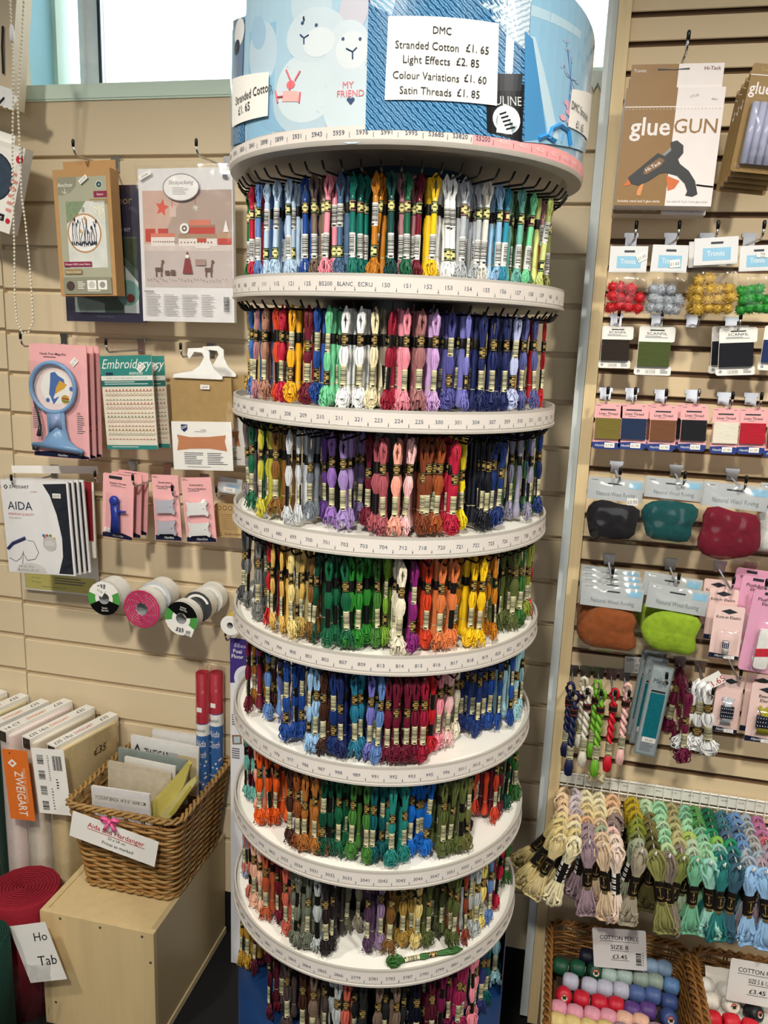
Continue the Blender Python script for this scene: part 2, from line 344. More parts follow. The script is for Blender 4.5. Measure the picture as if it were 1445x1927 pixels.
for k in range(7):
    z = TZ[k]; m = MB()
    m.lathe([(.0, -.010), (.2468, -.010)], 96, TRAY_W, (0, 0, z))
    m.lathe([(.2468, -.010), (.2468, 0), (.2503, 0), (.2503, -.0245), (.2518, -.0255), (.2518, -.0285), (.246, -.030)], 96, RIM, (0, 0, z))
    m.lathe([(.246, -.030), (.23, -.026), (.1, -.026)], 96, RIM_D, (0, 0, z))
    t = m.build('tray', STAND, True)
    try: t.data.set_sharp_from_angle(angle=.6)
    except Exception: pass
    s = MB(); s.lathe([(.2506, -.0035), (.2506, -.0225)], 90, STRIP, (0, 0, z), 'z', radians(-178), radians(8))
    a0 = radians(TIER_NUM[k][2]); seq = TIER_NUM[k][3][::-1] + TIER_NUM[k][0].split(); i0 = seq.index(TIER_NUM[k][1])
    R = .2509
    for i, w in enumerate(seq):
        a = a0 + radians(6)*(i - i0)
        if not radians(-176) < a < radians(5): continue
        s.xf = bend(R, a)
        s.text(w, 0, z - .016, 0, .0054, NUM, maxw=.0205)
        s.flat([(.0127, z - .021), (.0127, z - .0165), (.0133, z - .0165), (.0133, z - .021)], 0, NUM); s.flat([(.0121, z - .0195), (.0139, z - .0195), (.013, z - .022)], 0, NUM)
    s.xf = None
    s.build('number_strip', t)
# central column, base and the hooks
m = MB(); m.lathe([(.115, .3), (.115, HZ0 - .004)], 40, BLACK); m.build('column', STAND, True)
m = MB(); NAVYB = M('#12315e', .35, .04, 20); m.lathe([(.0, .03), (.24, .03), (.243, .035), (.243, TZ[7] - .03), (.2, TZ[7] - .028), (.0, TZ[7] - .028)], 80, NAVYB)
m.lathe([(.2425, TZ[7] - .03), (.2425, TZ[6] - .05)], 60, NAVYB, (0, 0, 0), 'z', radians(-6), radians(186)); m.lathe([(.2395, TZ[7] - .03), (.2395, TZ[6] - .05)], 60, NAVYB, (0, 0, 0), 'z', radians(-6), radians(186))
m.build('base_drum', STAND, True)
m = MB(); m.lathe([(.15, .002), (.22, .002), (.22, .03), (.15, .03)], 48, BLACK); m.build('foot', STAND)
def prong(m, z, a):
    c, s = cos(a), sin(a)
    m.tube([(.113*c, .113*s, z), (.2335*c, .2335*s, z - .0015), (.2375*c, .2375*s, z + .001), (.2435*c, .2435*s, z + .0095)], .0015, 6, PLASTIC_BLACK)
rest = MB(); PZ = .1245
for k in range(8):
    a0 = radians((TIER_NUM[k][2] if k < 7 else -75) + 3)
    for i in range(60):
        a = a0 + radians(6)*(i - 30); deg = (math.degrees(a) + 540) % 360 - 180
        if k < 3 and -168 < deg < 8 and not (k == 2 and i % 2):
            m = MB(); prong(m, TZ[k] + PZ, a); m.build('prong', STAND)
        else: prong(rest, TZ[k] + PZ, a)
rest.build('prong', STAND, kind='stuff')

# ---- header drum with its printed pictures
dx = HX - SX
m = MB(); DRUM = M('#9cc3df', .16, .10, 9, coat=.5); UNDER = M('#b9b0a6', .45)
m.lathe([(HR, HZ0 + .022), (HR, HZ1)], 128, DRUM, (dx, 0, 0)); m.lathe([(HR, HZ1), (HR - .003, HZ1), (HR - .003, HZ1 - .02), (0, HZ1 - .02)], 96, WHITE, (dx, 0, 0))
m.lathe([(HR + .0005, HZ0 + .022), (HR + .002, HZ0 + .005), (HR, HZ0), (HR - .02, HZ0 - .001)], 128, RIM, (dx, 0, 0))
m.lathe([(HR - .02, HZ0 - .001), (HR - .028, HZ0 + .008), (.1, HZ0 + .008)], 96, UNDER, (dx, 0, 0))
HEAD = m.build('header_drum', STAND, True)
try: HEAD.data.set_sharp_from_angle(angle=.6)
except Exception: pass
def hcyl(x, y, R=None):                        # photo pixel -> angle and height on the drum
    R = R or HR; d = ray(x, y); o = CAM - Vector((HX, SY, 0)); A = d.x*d.x + d.y*d.y; B = 2*(o.x*d.x + o.y*d.y); Cc = o.x*o.x + o.y*o.y - R*R
    t = (-B - sqrt(max(0, B*B - 4*A*Cc)))/(2*A); p = o + d*t
    return atan2(p.y, p.x), p.z
HA0 = hcyl(760, 120)[0]
def hx(x, y): a, z = hcyl(x, y); return (a - HA0)*HR, z
class Wrap(MB):
    def __init__(s, lift=.0004): super().__init__(); s.xf = bend(HR + lift, HA0, dx, 0); s.lay = 0
    def y(s): return -.00006*s.lay
    def patch(s, pts, mat, nx=10, nz=4):       # four corner pixels TL TR BR BL
        q = [hx(*p) for p in pts]; V = []
        for j in range(nz + 1):
            for i in range(nx + 1):
                u, v = i/nx, j/nz
                a = [(q[0][k]*(1 - u) + q[1][k]*u)*(1 - v) + (q[3][k]*(1 - u) + q[2][k]*u)*v for k in (0, 1)]
                V.append((a[0], s.y(), a[1]))
        s.add(V, [(j*(nx + 1) + i, j*(nx + 1) + i + 1, (j + 1)*(nx + 1) + i + 1, (j + 1)*(nx + 1) + i) for j in range(nz) for i in range(nx)], mat); s.lay += 1
    def oval(s, x, y, rx, ry, mat, rot=0.0, n=26, rings=4):
        cx, cz = hx(x, y); sc = abs(hx(x + 5, y)[0] - hx(x - 5, y)[0])/10; sz = abs(hx(x, y + 5)[1] - hx(x, y - 5)[1])/10; V = [(cx, s.y(), cz)]
        for j in range(1, rings + 1):
            for k in range(n):
                a = 2*pi*k/n; u, v = rx*sc*cos(a)*j/rings, ry*sz*sin(a)*j/rings
                V.append((cx + u*cos(rot) - v*sin(rot), s.y(), cz + u*sin(rot) + v*cos(rot)))
        F = [(0, 1 + k, 1 + (k + 1) % n) for k in range(n)] + [(1 + j*n + k, 1 + j*n + (k + 1) % n, 1 + (j + 1)*n + (k + 1) % n, 1 + (j + 1)*n + k) for j in range(rings - 1) for k in range(n)]
        s.add(V, F, mat); s.lay += 1
    def stroke(s, pts, w, mat):
        s.tube([(*hx(*p)[:1], s.y(), hx(*p)[1]) for p in pts], w, 4, mat)
    def words(s, t, x, y, h, mat, **kw): a, z = hx(x, y); s.text(t, a, z - h/2, s.y() - .0002, h, mat, **kw)
# plush animals picture
def C1(h, r=.18): return M(h, r, .05, 12, coat=.4)
w = Wrap()
w.patch([(466, -60), (694, -60), (690, 246), (456, 268)], C1('#a9c9dd'), 14, 8)
w.patch([(470, 60), (520, 40), (512, 262), (464, 268)], C1('#8fbdda'), 6, 5)
for a in ((493, 100, 26, 60, '#b9d0e0', .2), (486, 62, 13, 34, '#9fc0da', .5), (540, 210, 60, 36, '#8db6d4', 0), (585, 5, 38, 60, '#bed2df', .3), (668, 12, 28, 62, '#c6c6d3', -.3), (630, 190, 22, 70, '#c9a6bc', 0),
          (578, 180, 72, 76, '#b3cad8', 0), (575, 165, 60, 66, '#ccdbe3', 0), (592, 66, 56, 52, '#c6d7e1', 0), (664, 196, 58, 76, '#cbdae2', 0), (655, 92, 42, 54, '#cddae4', 0), (662, 95, 30, 36, '#d8e1e6', 0), (600, 80, 30, 28, '#d6e0e6', 0)):
    w.oval(a[0], a[1], a[2], a[3], C1(a[4]), a[5])
w.stroke([(572, 32), (573, 40)], .0011, INK)
BL = M('#33496f', .4); RD = M('#e2727c', .5)
for x, y in ((570, 44), (596, 48), (646, 74), (678, 74)): w.oval(x, y, 3, 3.6, BL, 0, 10, 1)
for p in ([(566, 66), (573, 72), (582, 66)], [(573, 72), (573, 84)], [(652, 92), (664, 98), (672, 90)], [(664, 98), (664, 112)]): w.stroke(p, .0009, BL)
w.stroke([(540, 132), (548, 152), (546, 170)], .0012, RD); w.stroke([(566, 134), (556, 152)], .0012, RD); w.oval(548, 160, 8, 8, RD, 0, 12, 2)
w.patch([(534, 172), (562, 172), (564, 192), (532, 192)], M('#efb3ae', .5), 4, 2)
for p in ([(520, 172), (524, 194)], [(523, 183), (534, 182)], [(566, 174), (564, 194)]): w.stroke(p, .0012, RD)
w.words('MY', 656, 160, .0075, RD); w.words('FRIEND', 660, 176, .0075, RD)
w.oval(657, 188, 4, 4, BL, 0, 10, 1); w.oval(664, 188, 4, 4, BL, 0, 10, 1); w.patch([(654, 189), (667, 189), (662, 197), (659, 197)], BL, 2, 2)
# bobbin at the far left edge and blue yarn corner
w.patch([(441, 40), (462, 32), (458, 150), (438, 160)], C1('#6f87a5'), 4, 4); w.oval(452, 62, 9, 26, C1('#eef0f2')); w.oval(448, 90, 5, 14, C1('#22324e'))
YB = stripes_mat('blue_yarn_print', ['#14466f', '#2b76ad', '#8fc6ea', '#1d5b8f'], 62, (0, .75, .3), 3.0, .2)
YB2 = stripes_mat('pale_yarn_print', ['#86a8c0', '#dbe9f3', '#a9c8dd', '#eef5fa'], 70, (0, -.8, .2), 3.0, .2)
w.patch([(438, 232), (462, 226), (462, 268), (437, 276)], YB, 4, 3)
w.patch([(696, -70), (1000, -60), (984, 268), (688, 246)], YB, 18, 8)
w.patch([(835, -65), (1000, -60), (992, 100), (945, 60)], YB2, 10, 5)
w.patch([(700, -70), (760, -70), (738, 30), (697, 10)], stripes_mat('light_yarn_print', ['#3d86b8', '#bfe0f4', '#2f79b1', '#e4f3fb'], 60, (0, .9, .2), 3, .2), 6, 4)
# yarn paper band with emblem
w.patch([(912, 150), (985, 160), (980, 268), (915, 250)], M('#0d1016', .25), 8, 5)
w.patch([(930, 140), (982, 140), (978, 172), (930, 172)], M('#2b2d33', .25), 6, 3)
w.words('OULINE', 948, 190, .0105, M('#d9dde0', .4), maxw=.05, rot=.12)
w.oval(952, 226, 26, 27, M('#e7ecef', .3), 0, 24, 4); w.oval(952, 230, 20, 24, M('#8ea3ad', .3), .3)
w.patch([(940, 206), (958, 202), (976, 232), (966, 240)], M('#f4f6f7', .3), 4, 4); w.patch([(936, 212), (950, 208), (962, 254), (932, 250)], M('#e9eef0', .3), 4, 4)
for i in range(5): w.stroke([(938 + i*3, 216 + i*7), (950 + i*4, 212 + i*7)], .0011, M('#20262c', .4))
# right hand picture: frame, flower sketch, ribbon
w.patch([(1000, -60), (1119, 90), (1098, 290), (984, 268)], C1('#93c2e0'), 12, 6)
w.patch([(998, 10), (1090, 60), (1088, 74), (996, 30)], C1('#b7d6e8'), 8, 2); w.patch([(992, 70), (1004, 70), (1048, 262), (1030, 262)], C1('#bfd9e8'), 3, 6)
w.patch([(985, 60), (1000, 75), (1026, 262), (984, 266)], C1('#4f93c8'), 4, 5)
r = random.Random(3)
for i in range(9):
    x = 1066 + r.uniform(-10, 14); y = 78 + i*15
    w.stroke([(1064, 215), (1070, 150), (x, y)], .0004, M('#5a78a6', .5))
    w.oval(x, y, 6, 4, M('#9fb7d6', .4), r.uniform(-1, 1), 10, 1)
for i in range(5): w.oval(1062 + r.uniform(-8, 10), 195 + i*9, 6, 6, M('#e3a9bb', .4), 0, 10, 1)
RB = M('#2f8fd6', .25)
w.stroke([(1028, 262), (1034, 244), (1050, 236), (1064, 246), (1068, 274)], .0032, RB); w.stroke([(1010, 262), (1024, 256), (1040, 266)], .0032, RB); w.stroke([(1052, 268), (1056, 250)], .0006, RB)
for o in (w,): o.build('printed_pictures', HEAD)
s = MB(); zt = HZ0 + .0205; zb2 = HZ0 + .0055; Rs = HR + .0022
aw = hcyl(888, 262)[0]
s.lathe([(Rs - .0006, zt), (Rs - .0002, zb2)], 60, STRIP, (dx, 0, 0), 'z', radians(-178), aw); s.lathe([(Rs - .0006, zt), (Rs - .0002, zb2)], 40, PINKSTRIP, (dx, 0, 0), 'z', aw, radians(14))
seq = 'S666 S762 S800 S818 S820 S841 S898 S899 S931 S943 S959 S976 S991 S995 S3685 S3820 S5200 4010 4015 4020 4025 4030 4040 4045 4050 4060 4065 4070'.split(); i0 = seq.index('S991'); a0 = hcyl(728, 242)[0]
for i, t in enumerate(seq):
    a = a0 + radians(6.5)*(i - i0)
    if a < radians(-176) or a > radians(12): continue
    s.xf = bend(Rs + .0002, a, dx, 0); pk = t[0] == '4'
    s.text(t, 0, zb2 + .0050, 0, .0056, M('#f6d9da', .6) if pk else NUM, maxw=.024)
    s.flat([(.0135, zb2 + .002), (.0135, zb2 + .008), (.0141, zb2 + .008), (.0141, zb2 + .002)], 0, NUM)
s.build('number_strip', HEAD)
# paper signs taped round the drum: things of their own
def drum_sign(name, label, TL, TR, BR, BL_, rows):
    w = Wrap(.0042); w.patch([TL, TR, BR, BL_], PAPER, 12, 6); w.lay = -1; w.patch([TL, TR, BR, BL_], PAPER, 12, 6)
    a = hx(*TL); b = hx(*BR)
    o = w.build(name); o.location = (SX, SY, 0); tag(o, label, 'sign', 'price signs on the header drum')
    t = Wrap(.0049)
    for txt, x, y, h, kw in rows: t.words(txt, x, y, h, kw.pop('mat', INK), **kw)
    t.build('lettering', o); return o
HANDW = M('#23232b', .5)
R_ = radians
o = drum_sign('price_sign', 'large white price list taped on the middle of the header drum', (731, 33), (938, 47), (934, 201), (724, 190), [
 ('DMC', 832, 60, .0080, dict(maxw=.0215)), ('Stranded Cotton', 804, 88, .0085, dict(maxw=.074)), ('£1. 65', 898, 95, .0085, dict(maxw=.029)),
 ('Light Effects', 803, 115, .0085, dict(maxw=.055)), ('£2. 85', 880, 120, .0085, dict(maxw=.028)), ('Colour Variations', 802, 145, .0085, dict(maxw=.078)), ('£1. 60', 894, 151, .0085, dict(maxw=.028)),
 ('Satin Threads', 801, 173, .0085, dict(maxw=.061)), ('£1. 85', 881, 178, .0085, dict(maxw=.028))])
drum_sign('price_sign', 'small white price sign taped at the left side of the header drum', (441, 152), (508, 138), (506, 220), (441, 242), [
 ('Stranded Cotton', 474, 178, .0105, dict(maxw=.094)), ('£1. 65', 462, 206, .0105, dict(maxw=.045))])
drum_sign('price_sign', 'white price sign taped at the far right edge of the header drum', (1073, 170), (1112, 182), (1104, 270), (1066, 240), [
 ('DMC Stranded', 1090, 212, .010, dict(maxw=.07)), ('£1. 65', 1087, 240, .010, dict(maxw=.03))])

# ---------------------------------------------------------------- thread colours
DYE = dict(x.split(':') for x in """amber:#d98a1e|aqua:#79c7bb|azure blue:#1574d8|beige grey:#a49a86|black brown:#2a2022|black green:#10201c|black navy:#0c1224|brick:#a2482f|bright green:#2f8f2e|bright orange:#f4641a|bright yellow:#f3dc1c|bronze brown:#8a5f2c|burgundy:#761632|charcoal:#2e2f30|copper:#c17a38|copper brown:#9c5526|coral:#e2705c|cornflower blue:#6d97d8|cream:#efe3bd|crimson:#cf1f43|dark brown:#4a2a1e|dark crimson:#a81838|dark green:#0d5139|dark grey:#55575a|dark magenta:#7d1c4c|dark ochre:#9a6a1e|dark olive:#4f5532|dark purple:#5a3c5e|dark taupe:#594a48|dark teal:#0f6468|deep green:#186a44|deep teal:#14504e|dull gold:#c09a48|dusty pink:#c98a96|dusty rose:#b5787a|dusty violet:#8f7bb0|ecru:#ece4cd|emerald green:#14743a|forest green:#22704e|golden tan:#d9b25c|golden yellow:#efb01f|grass green:#3d7434|grey:#7d7f80|grey green:#7b8070|grey violet:#8582b8|indigo:#39407e|khaki:#c5b170|khaki grey:#77745c|khaki olive:#7d7a44|lavender:#b79bdc|leaf green:#4c8a3a|light blue:#96bde0|light orange:#f58a4e|lilac:#cda5da|lilac grey:#a4a0bb|lime green:#86b437|lime olive:#a0ad42|magenta:#94227e|magenta rose:#b02c5c|maroon:#7c1730|mauve:#a78bb2|mauve grey:#8d8088|mid blue:#3d74c0|mid grey:#8b8d8a|mint green:#74cf9a|mustard:#c99a36|navy:#1d2a66|ochre:#b57a22|ochre brown:#96672f|off-white:#e4e2da|old rose:#c0616b|olive:#7f8048|olive green:#65703a|olive yellow:#c5bd3c|orange red:#ea4a26|pale aqua:#a5d3dc|pale blue:#b9d2ea|pale grey:#b6bcbb|pale lime:#ccd883|pale olive:#a8ad62|pale periwinkle:#bcc5e8|pale pink:#f4c3c4|pale yellow:#ecd97c|peach:#eab79c|periwinkle:#8585d8|purple:#6d3f9c|raspberry:#b92c66|red:#d4202c|rose pink:#ef93a4|royal blue:#2250a6|royal navy:#1b3a80|rust brown:#8c4524|rust orange:#b75d2b|sage green:#5c8f63|salmon pink:#f2a894|sand gold:#d2aa5c|silver:#c9cdd2|silver blue:#a9bccf|silver grey:#b5bac0|slate blue:#50669c|slate grey:#6a737c|slate violet:#6068a8|steel blue:#53779c|steel grey:#87919c|straw gold:#e6cf86|tan rose:#c08a70|taupe:#8a7464|teal:#2a958b|teal blue:#2e87a8|teal green:#0d7d70|terracotta:#d0623c|terracotta pink:#cf7a66|turquoise:#2f9bbc|violet:#a97cd2|violet blue:#6160b0|white:#f4f5f6|wine:#5c1a2c|yellow:#f4c816""".split('|'))
TIERS = {
 1: "-157.8 .226 emerald green; -149 .226 crimson; -142.1 .222 cornflower blue; -137 .216 pale blue; -159 .200 red; -159.5 .190 slate blue; -131.9 .210 pale blue; -142.2 .188 slate blue; -126.6 .205 pale blue; -127.2 .195 pale blue; -141 .164 maroon; -118.1 .200 royal blue; -113.5 .200 taupe; -118.5 .174 navy; -111.2 .189 taupe; -106.4 .200 rose pink; -106.1 .189 rose pink; -101.4 .200 steel blue; -104.3 .164 mauve; -96.6 .200 teal green; -95.3 .184 teal green; -93.6 .174 teal green; -87.7 .200 amber; -85.6 .189 amber; -82.1 .200 deep teal; -78.1 .184 dusty pink; -76.1 .200 forest green; -72.9 .174 dusty pink; -71 .189 maroon; -64 .154 grey; -65.8 .200 yellow; -61.7 .200 white; -59.4 .200 white; -52.9 .174 silver blue; -54.2 .200 silver grey; -50.5 .189 silver blue; -43.7 .174 silver grey; -44.7 .189 silver grey; -43.7 .200 off-white; -33.1 .176 silver blue; -37.4 .200 light blue; -33.5 .202 turquoise; -22.6 .185 olive; -26.6 .208 aqua; -13.7 .197 sage green; -20 .214 mint green; -3.7 .210 dusty pink; 1.8 .220 pale olive; 1.8 .220 golden yellow; -11.1 .226 pale lime",
 2: "-157.8 .226 sand gold; -149.3 .226 mid blue; -139.9 .226 dusty pink; -132.5 .226 tan rose; -159.2 .190 slate blue; -125.1 .226 orange red; -121.6 .226 crimson; -124.7 .210 crimson; -116.3 .226 golden yellow; -119.6 .200 mustard; -109 .226 maroon; -105.5 .226 royal blue; -101.1 .226 mint green; -102.5 .200 mint green; -102.8 .185 mint green; -95 .226 white; -97.6 .180 forest green; -89.8 .226 white; -85 .226 cream; -83.6 .200 beige grey; -79.5 .226 dark crimson; -77.7 .200 rose pink; -76.6 .205 rose pink; -74.6 .226 rose pink; -69.8 .226 dusty rose; -65.3 .200 lilac; -65 .226 lilac; -58 .190 grey violet; -58.4 .215 violet blue; -51.2 .190 slate blue; -53.6 .226 periwinkle; -46.8 .200 periwinkle; -47.9 .226 navy; -43 .226 navy; -25.8 .190 pale periwinkle; -37 .226 navy; -16.2 .190 slate blue; -31 .226 pale periwinkle; -25.9 .226 slate violet; 3.2 .200 dark crimson; 2.8 .210 beige grey; -18.5 .226 slate violet; 2 .226 red",
 3: "-157.5 .232 mauve grey; -145.4 .227 forest green; -159.3 .216 steel grey; -132.6 .231 olive yellow; -135 .212 olive yellow; -128.4 .216 ochre brown; -137.5 .188 silver; -117.6 .224 silver; -116.2 .212 silver; -121.9 .181 ochre brown; -112.7 .199 steel grey; -120.3 .161 slate grey; -110.9 .177 purple; -103.1 .195 violet; -96.7 .207 lavender; -94.9 .195 lavender; -97.3 .149 dusty violet; -93.2 .156 dusty violet; -87.2 .192 maroon; -83 .217 old rose; -81 .232 old rose; -76.2 .232 salmon pink; -71.1 .167 dusty pink; -70.6 .223 pale pink; -66.6 .216 rust brown; -64.4 .217 rust brown; -61.1 .208 rust orange; -60 .219 rust orange; -54.7 .201 crimson; -56.2 .232 crimson; -49.3 .203 bright yellow; -36 .170 navy; -38.9 .195 black navy; -39 .208 black navy; -38.1 .214 black navy; -33.1 .208 royal navy; -31 .218 royal navy; -11.1 .197 lilac grey; -4.1 .206 dark green; 3.2 .212 sage green; -11 .227 lilac grey; 3.7 .231 leaf green; 2.5 .232 royal navy",
 4: "-157.5 .232 dark grey; -151.4 .227 mid grey; -137.3 .226 mid grey; -140.2 .209 dark grey; -129.8 .221 red; -123.7 .232 golden tan; -118.8 .232 golden tan; -114.2 .232 straw gold; -113.1 .221 khaki; -111.2 .218 golden tan; -106.8 .220 bronze brown; -104.1 .218 dark green; -98.2 .231 deep green; -98.2 .211 deep green; -92.9 .227 deep green; -91 .219 bright green; -87.9 .216 bright green; -86.1 .200 bright green; -81.9 .208 leaf green; -77.9 .204 lime green; -75.2 .170 dark green; -74.1 .196 ecru; -72.6 .232 ecru; -68.2 .227 magenta; -59.2 .159 dark brown; -62.2 .215 orange red; -56.4 .181 orange red; -57.8 .223 light orange; -50.8 .187 light orange; -48.3 .190 amber; -52.8 .224 light orange; -46.6 .203 amber; -27.8 .166 dark ochre; -43.4 .222 yellow; -41.9 .232 yellow; -32.1 .208 amber; -35.7 .230 amber; -21.9 .209 olive green; -17.2 .214 olive green; -18.3 .225 olive green; -13.2 .227 grass green; -4 .232 lime olive; 3 .232 crimson",
 5: "-144.6 .232 maroon; -174.1 .230 dusty pink; -150.2 .219 ochre; -147.7 .209 navy; -135.2 .212 cornflower blue; -144.5 .194 dark brown; -128.6 .207 slate violet; -116 .229 royal blue; -113.9 .220 royal blue; -112.2 .212 royal blue; -104.4 .232 light blue; -102.3 .227 light blue; -99.2 .232 dark brown; -99.1 .211 dark brown; -95.5 .232 royal navy; -92.9 .232 navy; -93 .202 navy; -88.4 .222 teal blue; -86.3 .214 teal blue; -81.8 .223 periwinkle; -79.9 .202 steel blue; -77.8 .230 cornflower blue; -75.6 .228 burgundy; -73.3 .232 burgundy; -71.9 .226 burgundy; -68.9 .232 burgundy; -66.1 .232 burgundy; -62.7 .231 dark crimson; -58 .216 red; -52.5 .201 rose pink; -48.2 .193 pale pink; -47.9 .202 pale pink; -41.2 .187 ecru; -32.4 .171 navy; -29.6 .176 royal navy; -28.9 .186 royal navy; -30.2 .201 royal navy; -24.2 .197 royal navy; -20.1 .203 royal blue; -19.2 .213 royal blue; -8.3 .209 pale aqua; -16 .228 royal blue; -8.4 .228 pale aqua; -1.4 .232 pale aqua; 3.7 .232 dark brown",
 6: "-157.5 .232 raspberry; -149.5 .232 aqua; -157.2 .223 raspberry; -146.7 .222 aqua; -137.9 .228 salmon pink; -131.8 .232 bright orange; -130 .223 bright orange; -135.7 .204 salmon pink; -126.8 .211 bright orange; -131.7 .190 orange red; -113.3 .231 dark brown; -109.5 .232 copper brown; -108.5 .224 copper brown; -105.6 .232 copper; -101.9 .230 copper; -100.6 .221 copper brown; -98.4 .226 dark green; -96.5 .219 dark green; -93.2 .218 deep green; -91.8 .197 deep green; -87.1 .218 leaf green; -82.2 .223 leaf green; -79.2 .226 dark teal; -76 .219 dark teal; -73.7 .208 teal; -72.4 .229 teal; -68.2 .191 teal; -67.5 .223 teal; -63.2 .203 azure blue; -60.3 .198 azure blue; -57.9 .201 azure blue; -56.2 .217 azure blue; -48.6 .184 dark olive; -53 .232 olive green; -47.9 .215 dark olive; -48 .232 olive green; -44.7 .232 olive green; -41.3 .230 khaki olive; -33.1 .208 black green; -16.5 .183 orange red; -9.9 .190 burgundy; -15.6 .214 orange red; -12.3 .222 burgundy; -5.6 .226 dark green; 4 .232 grass green; 4 .232 bright green",
 7: "-157.3 .232 light blue; -157.3 .232 terracotta pink; -142.6 .232 terracotta pink; -137.2 .232 peach; -131.8 .231 peach; -126.7 .232 terracotta; -132.3 .207 dusty rose; -121.6 .224 maroon; -114.7 .232 coral; -113.2 .221 grey green; -107.7 .232 grey green; -104.9 .220 grey green; -100.3 .227 pale grey; -98.9 .218 steel grey; -96.6 .231 black brown; -94.3 .219 black brown; -95 .172 khaki grey; -91.6 .171 khaki grey; -85.8 .171 beige grey; -80.3 .213 dark purple; -76.6 .174 mauve; -74.5 .201 mauve; -70.2 .212 bronze brown; -65.9 .184 dull gold; -64.5 .197 dull gold; -61.2 .197 dull gold; -58.6 .212 straw gold; -53.5 .209 olive green; -45.7 .184 dark olive; -45.6 .205 dark olive; -44.6 .216 olive green; -43.3 .229 olive green; -40 .231 brick; -34.5 .224 pale grey; -33 .232 pale grey; -28.8 .231 pale yellow; -23.6 .231 cornflower blue; -8.2 .217 dark crimson; -12.2 .232 crimson; 6.4 .227 grass green; 4.5 .232 grass green",
 8: "-157.3 .235 mustard; -157.5 .230 coral; -154.9 .225 mustard; -152 .210 wine; -158.5 .205 maroon; -158.5 .200 wine; -125.1 .226 wine; -127.6 .210 maroon; -125.9 .200 dark taupe; -114.5 .226 dark taupe; -118.2 .200 charcoal; -106 .226 dark brown; -107.1 .205 dark brown; -100.8 .226 taupe; -98 .210 dark taupe; -95 .210 pale grey; -90.4 .226 pale grey; -86.5 .226 coral; -84.3 .210 charcoal; -80.5 .226 charcoal; -74.1 .226 taupe; -71.1 .210 charcoal; -67.2 .226 taupe; -63.8 .220 charcoal; -59.7 .200 black navy; -59.2 .226 black navy; -50.5 .190 wine; -52.6 .226 wine; -47 .226 dark magenta; -40.9 .210 dark magenta; -38.5 .226 magenta rose; -35.4 .226 raspberry; -31.2 .226 rose pink; -28.2 .226 rose pink; -22.1 .226 indigo; -16.7 .226 dark teal; 5.5 .210 turquoise; -3.5 .226 pale aqua; 4.8 .230 dark teal",
}
def lincol(n):
    c = lin(DYE[n]); k = .74 if .3*c[0] + .6*c[1] + .1*c[2] < .45 else .95
    return (*[v*k for v in c], 1)

# ---------------------------------------------------------------- skeins: shared meshes, copied one by one
def interp(T, t):
    for i in range(len(T) - 1):
        if t <= T[i + 1][0]:
            a, b = T[i], T[i + 1]; k = (t - a[0])/max(1e-9, b[0] - a[0]); k = k*k*(3 - 2*k); return a[1] + (b[1] - a[1])*k
    return T[-1][1]
def strands(mb, mat, L, n, prof, seed, sr, depth=.75, npt=26, cut=False, hole=.35, wig=.06, sides=4, z0=.003, stray=0, warp=.06, nest=.010):
    """n closed strands that hang from the prong: each runs down one side of the skein and up the other."""
    r = random.Random(seed); ts = [(i/(npt - 1)) for i in range(npt)]; ts = [t - warp*sin(2*pi*t) for t in ts]
    for i in range(n):
        a = (hole + (1 - hole)*((i + .5)/n)**.8); low = ((i*7 + 3) % n + .5)/n; yb = r.uniform(-1, 1); drop = r.uniform(-.085, .02); P = []
        for sgn in (-1, 1):
            seq = ts if sgn < 0 else ts[::-1]
            for t in seq:
                k = a if t < .12 else a + (low - a)*min(1, (t - .12)/.12)
                if t > .8: k = low + (a - low)*min(1, (t - .8)/.1)
                hw = interp(prof, t)*k; zz = -L*t*(1 + (drop if t > .85 else 0)) + z0*(1 if t < .02 else 0)
                if t < .08: zz -= (1 - a)*nest
                if cut and t > .97: hw = interp(prof, .95)*k*1.06
                wg = wig*(1 + 1.6*(t > .82)); P.append((sgn*hw + r.uniform(-wg, wg)*hw, yb*interp(prof, t)*depth*(.5 + .5*abs(1 - low)) + r.uniform(-wig, wig)*hw, zz))
        if cut: P = P[len(P)//2:] + P[:len(P)//2]
        mb.tube(P, sr, sides, mat, not cut)
    for i in range(stray):
        a = r.uniform(-1, 1); w0 = interp(prof, .9); P = [(a*w0*.3, 0, -L*.82), (a*w0, r.uniform(-.004, .004), -L*.93), (a*w0*r.uniform(1.1, 1.9), r.uniform(-.004, .004), -L*r.uniform(.97, 1.02)), (a*w0*1.0, .002, -L*1.0), (a*w0*.3, 0, -L*.86)]
        mb.tube(P, sr, sides, mat)
GOLD = M('#b79a5a', .35, .1, 60, metal=.35); BAND_BLK = M('#100f0e', .38); CREAM = M('#ddd7ae', .5, .04); BAR = M('#2b2a24', .55)
def band(L, t0, t1, rx, ry, pat, core=.0004):
    """A paper band round the skein; pat lists (height share, front material, rear material, centre material)."""
    m = MB(); n = 16; z = -L*t0; H = L*(t1 - t0); tot = sum(p[0] for p in pat)
    for hgt, fm, rm, cm in pat:
        z1 = z - H*hgt/tot
        for k in range(n):
            a, b = 2*pi*(k)/n - pi/2 - pi/n, 2*pi*(k + 1)/n - pi/2 - pi/n
            mt = cm if k in (0, 1, n - 1) and cm else (fm if k <= 4 or k >= n - 4 else rm)
            m.add([(rx*cos(a), ry*sin(a), z), (rx*cos(b), ry*sin(b), z), (rx*cos(b), ry*sin(b), z1), (rx*cos(a), ry*sin(a), z1)], [(0, 1, 2, 3)], mt)
        z = z1
    return m
K_, G_, C_, B_ = BAND_BLK, GOLD, CREAM, BAR
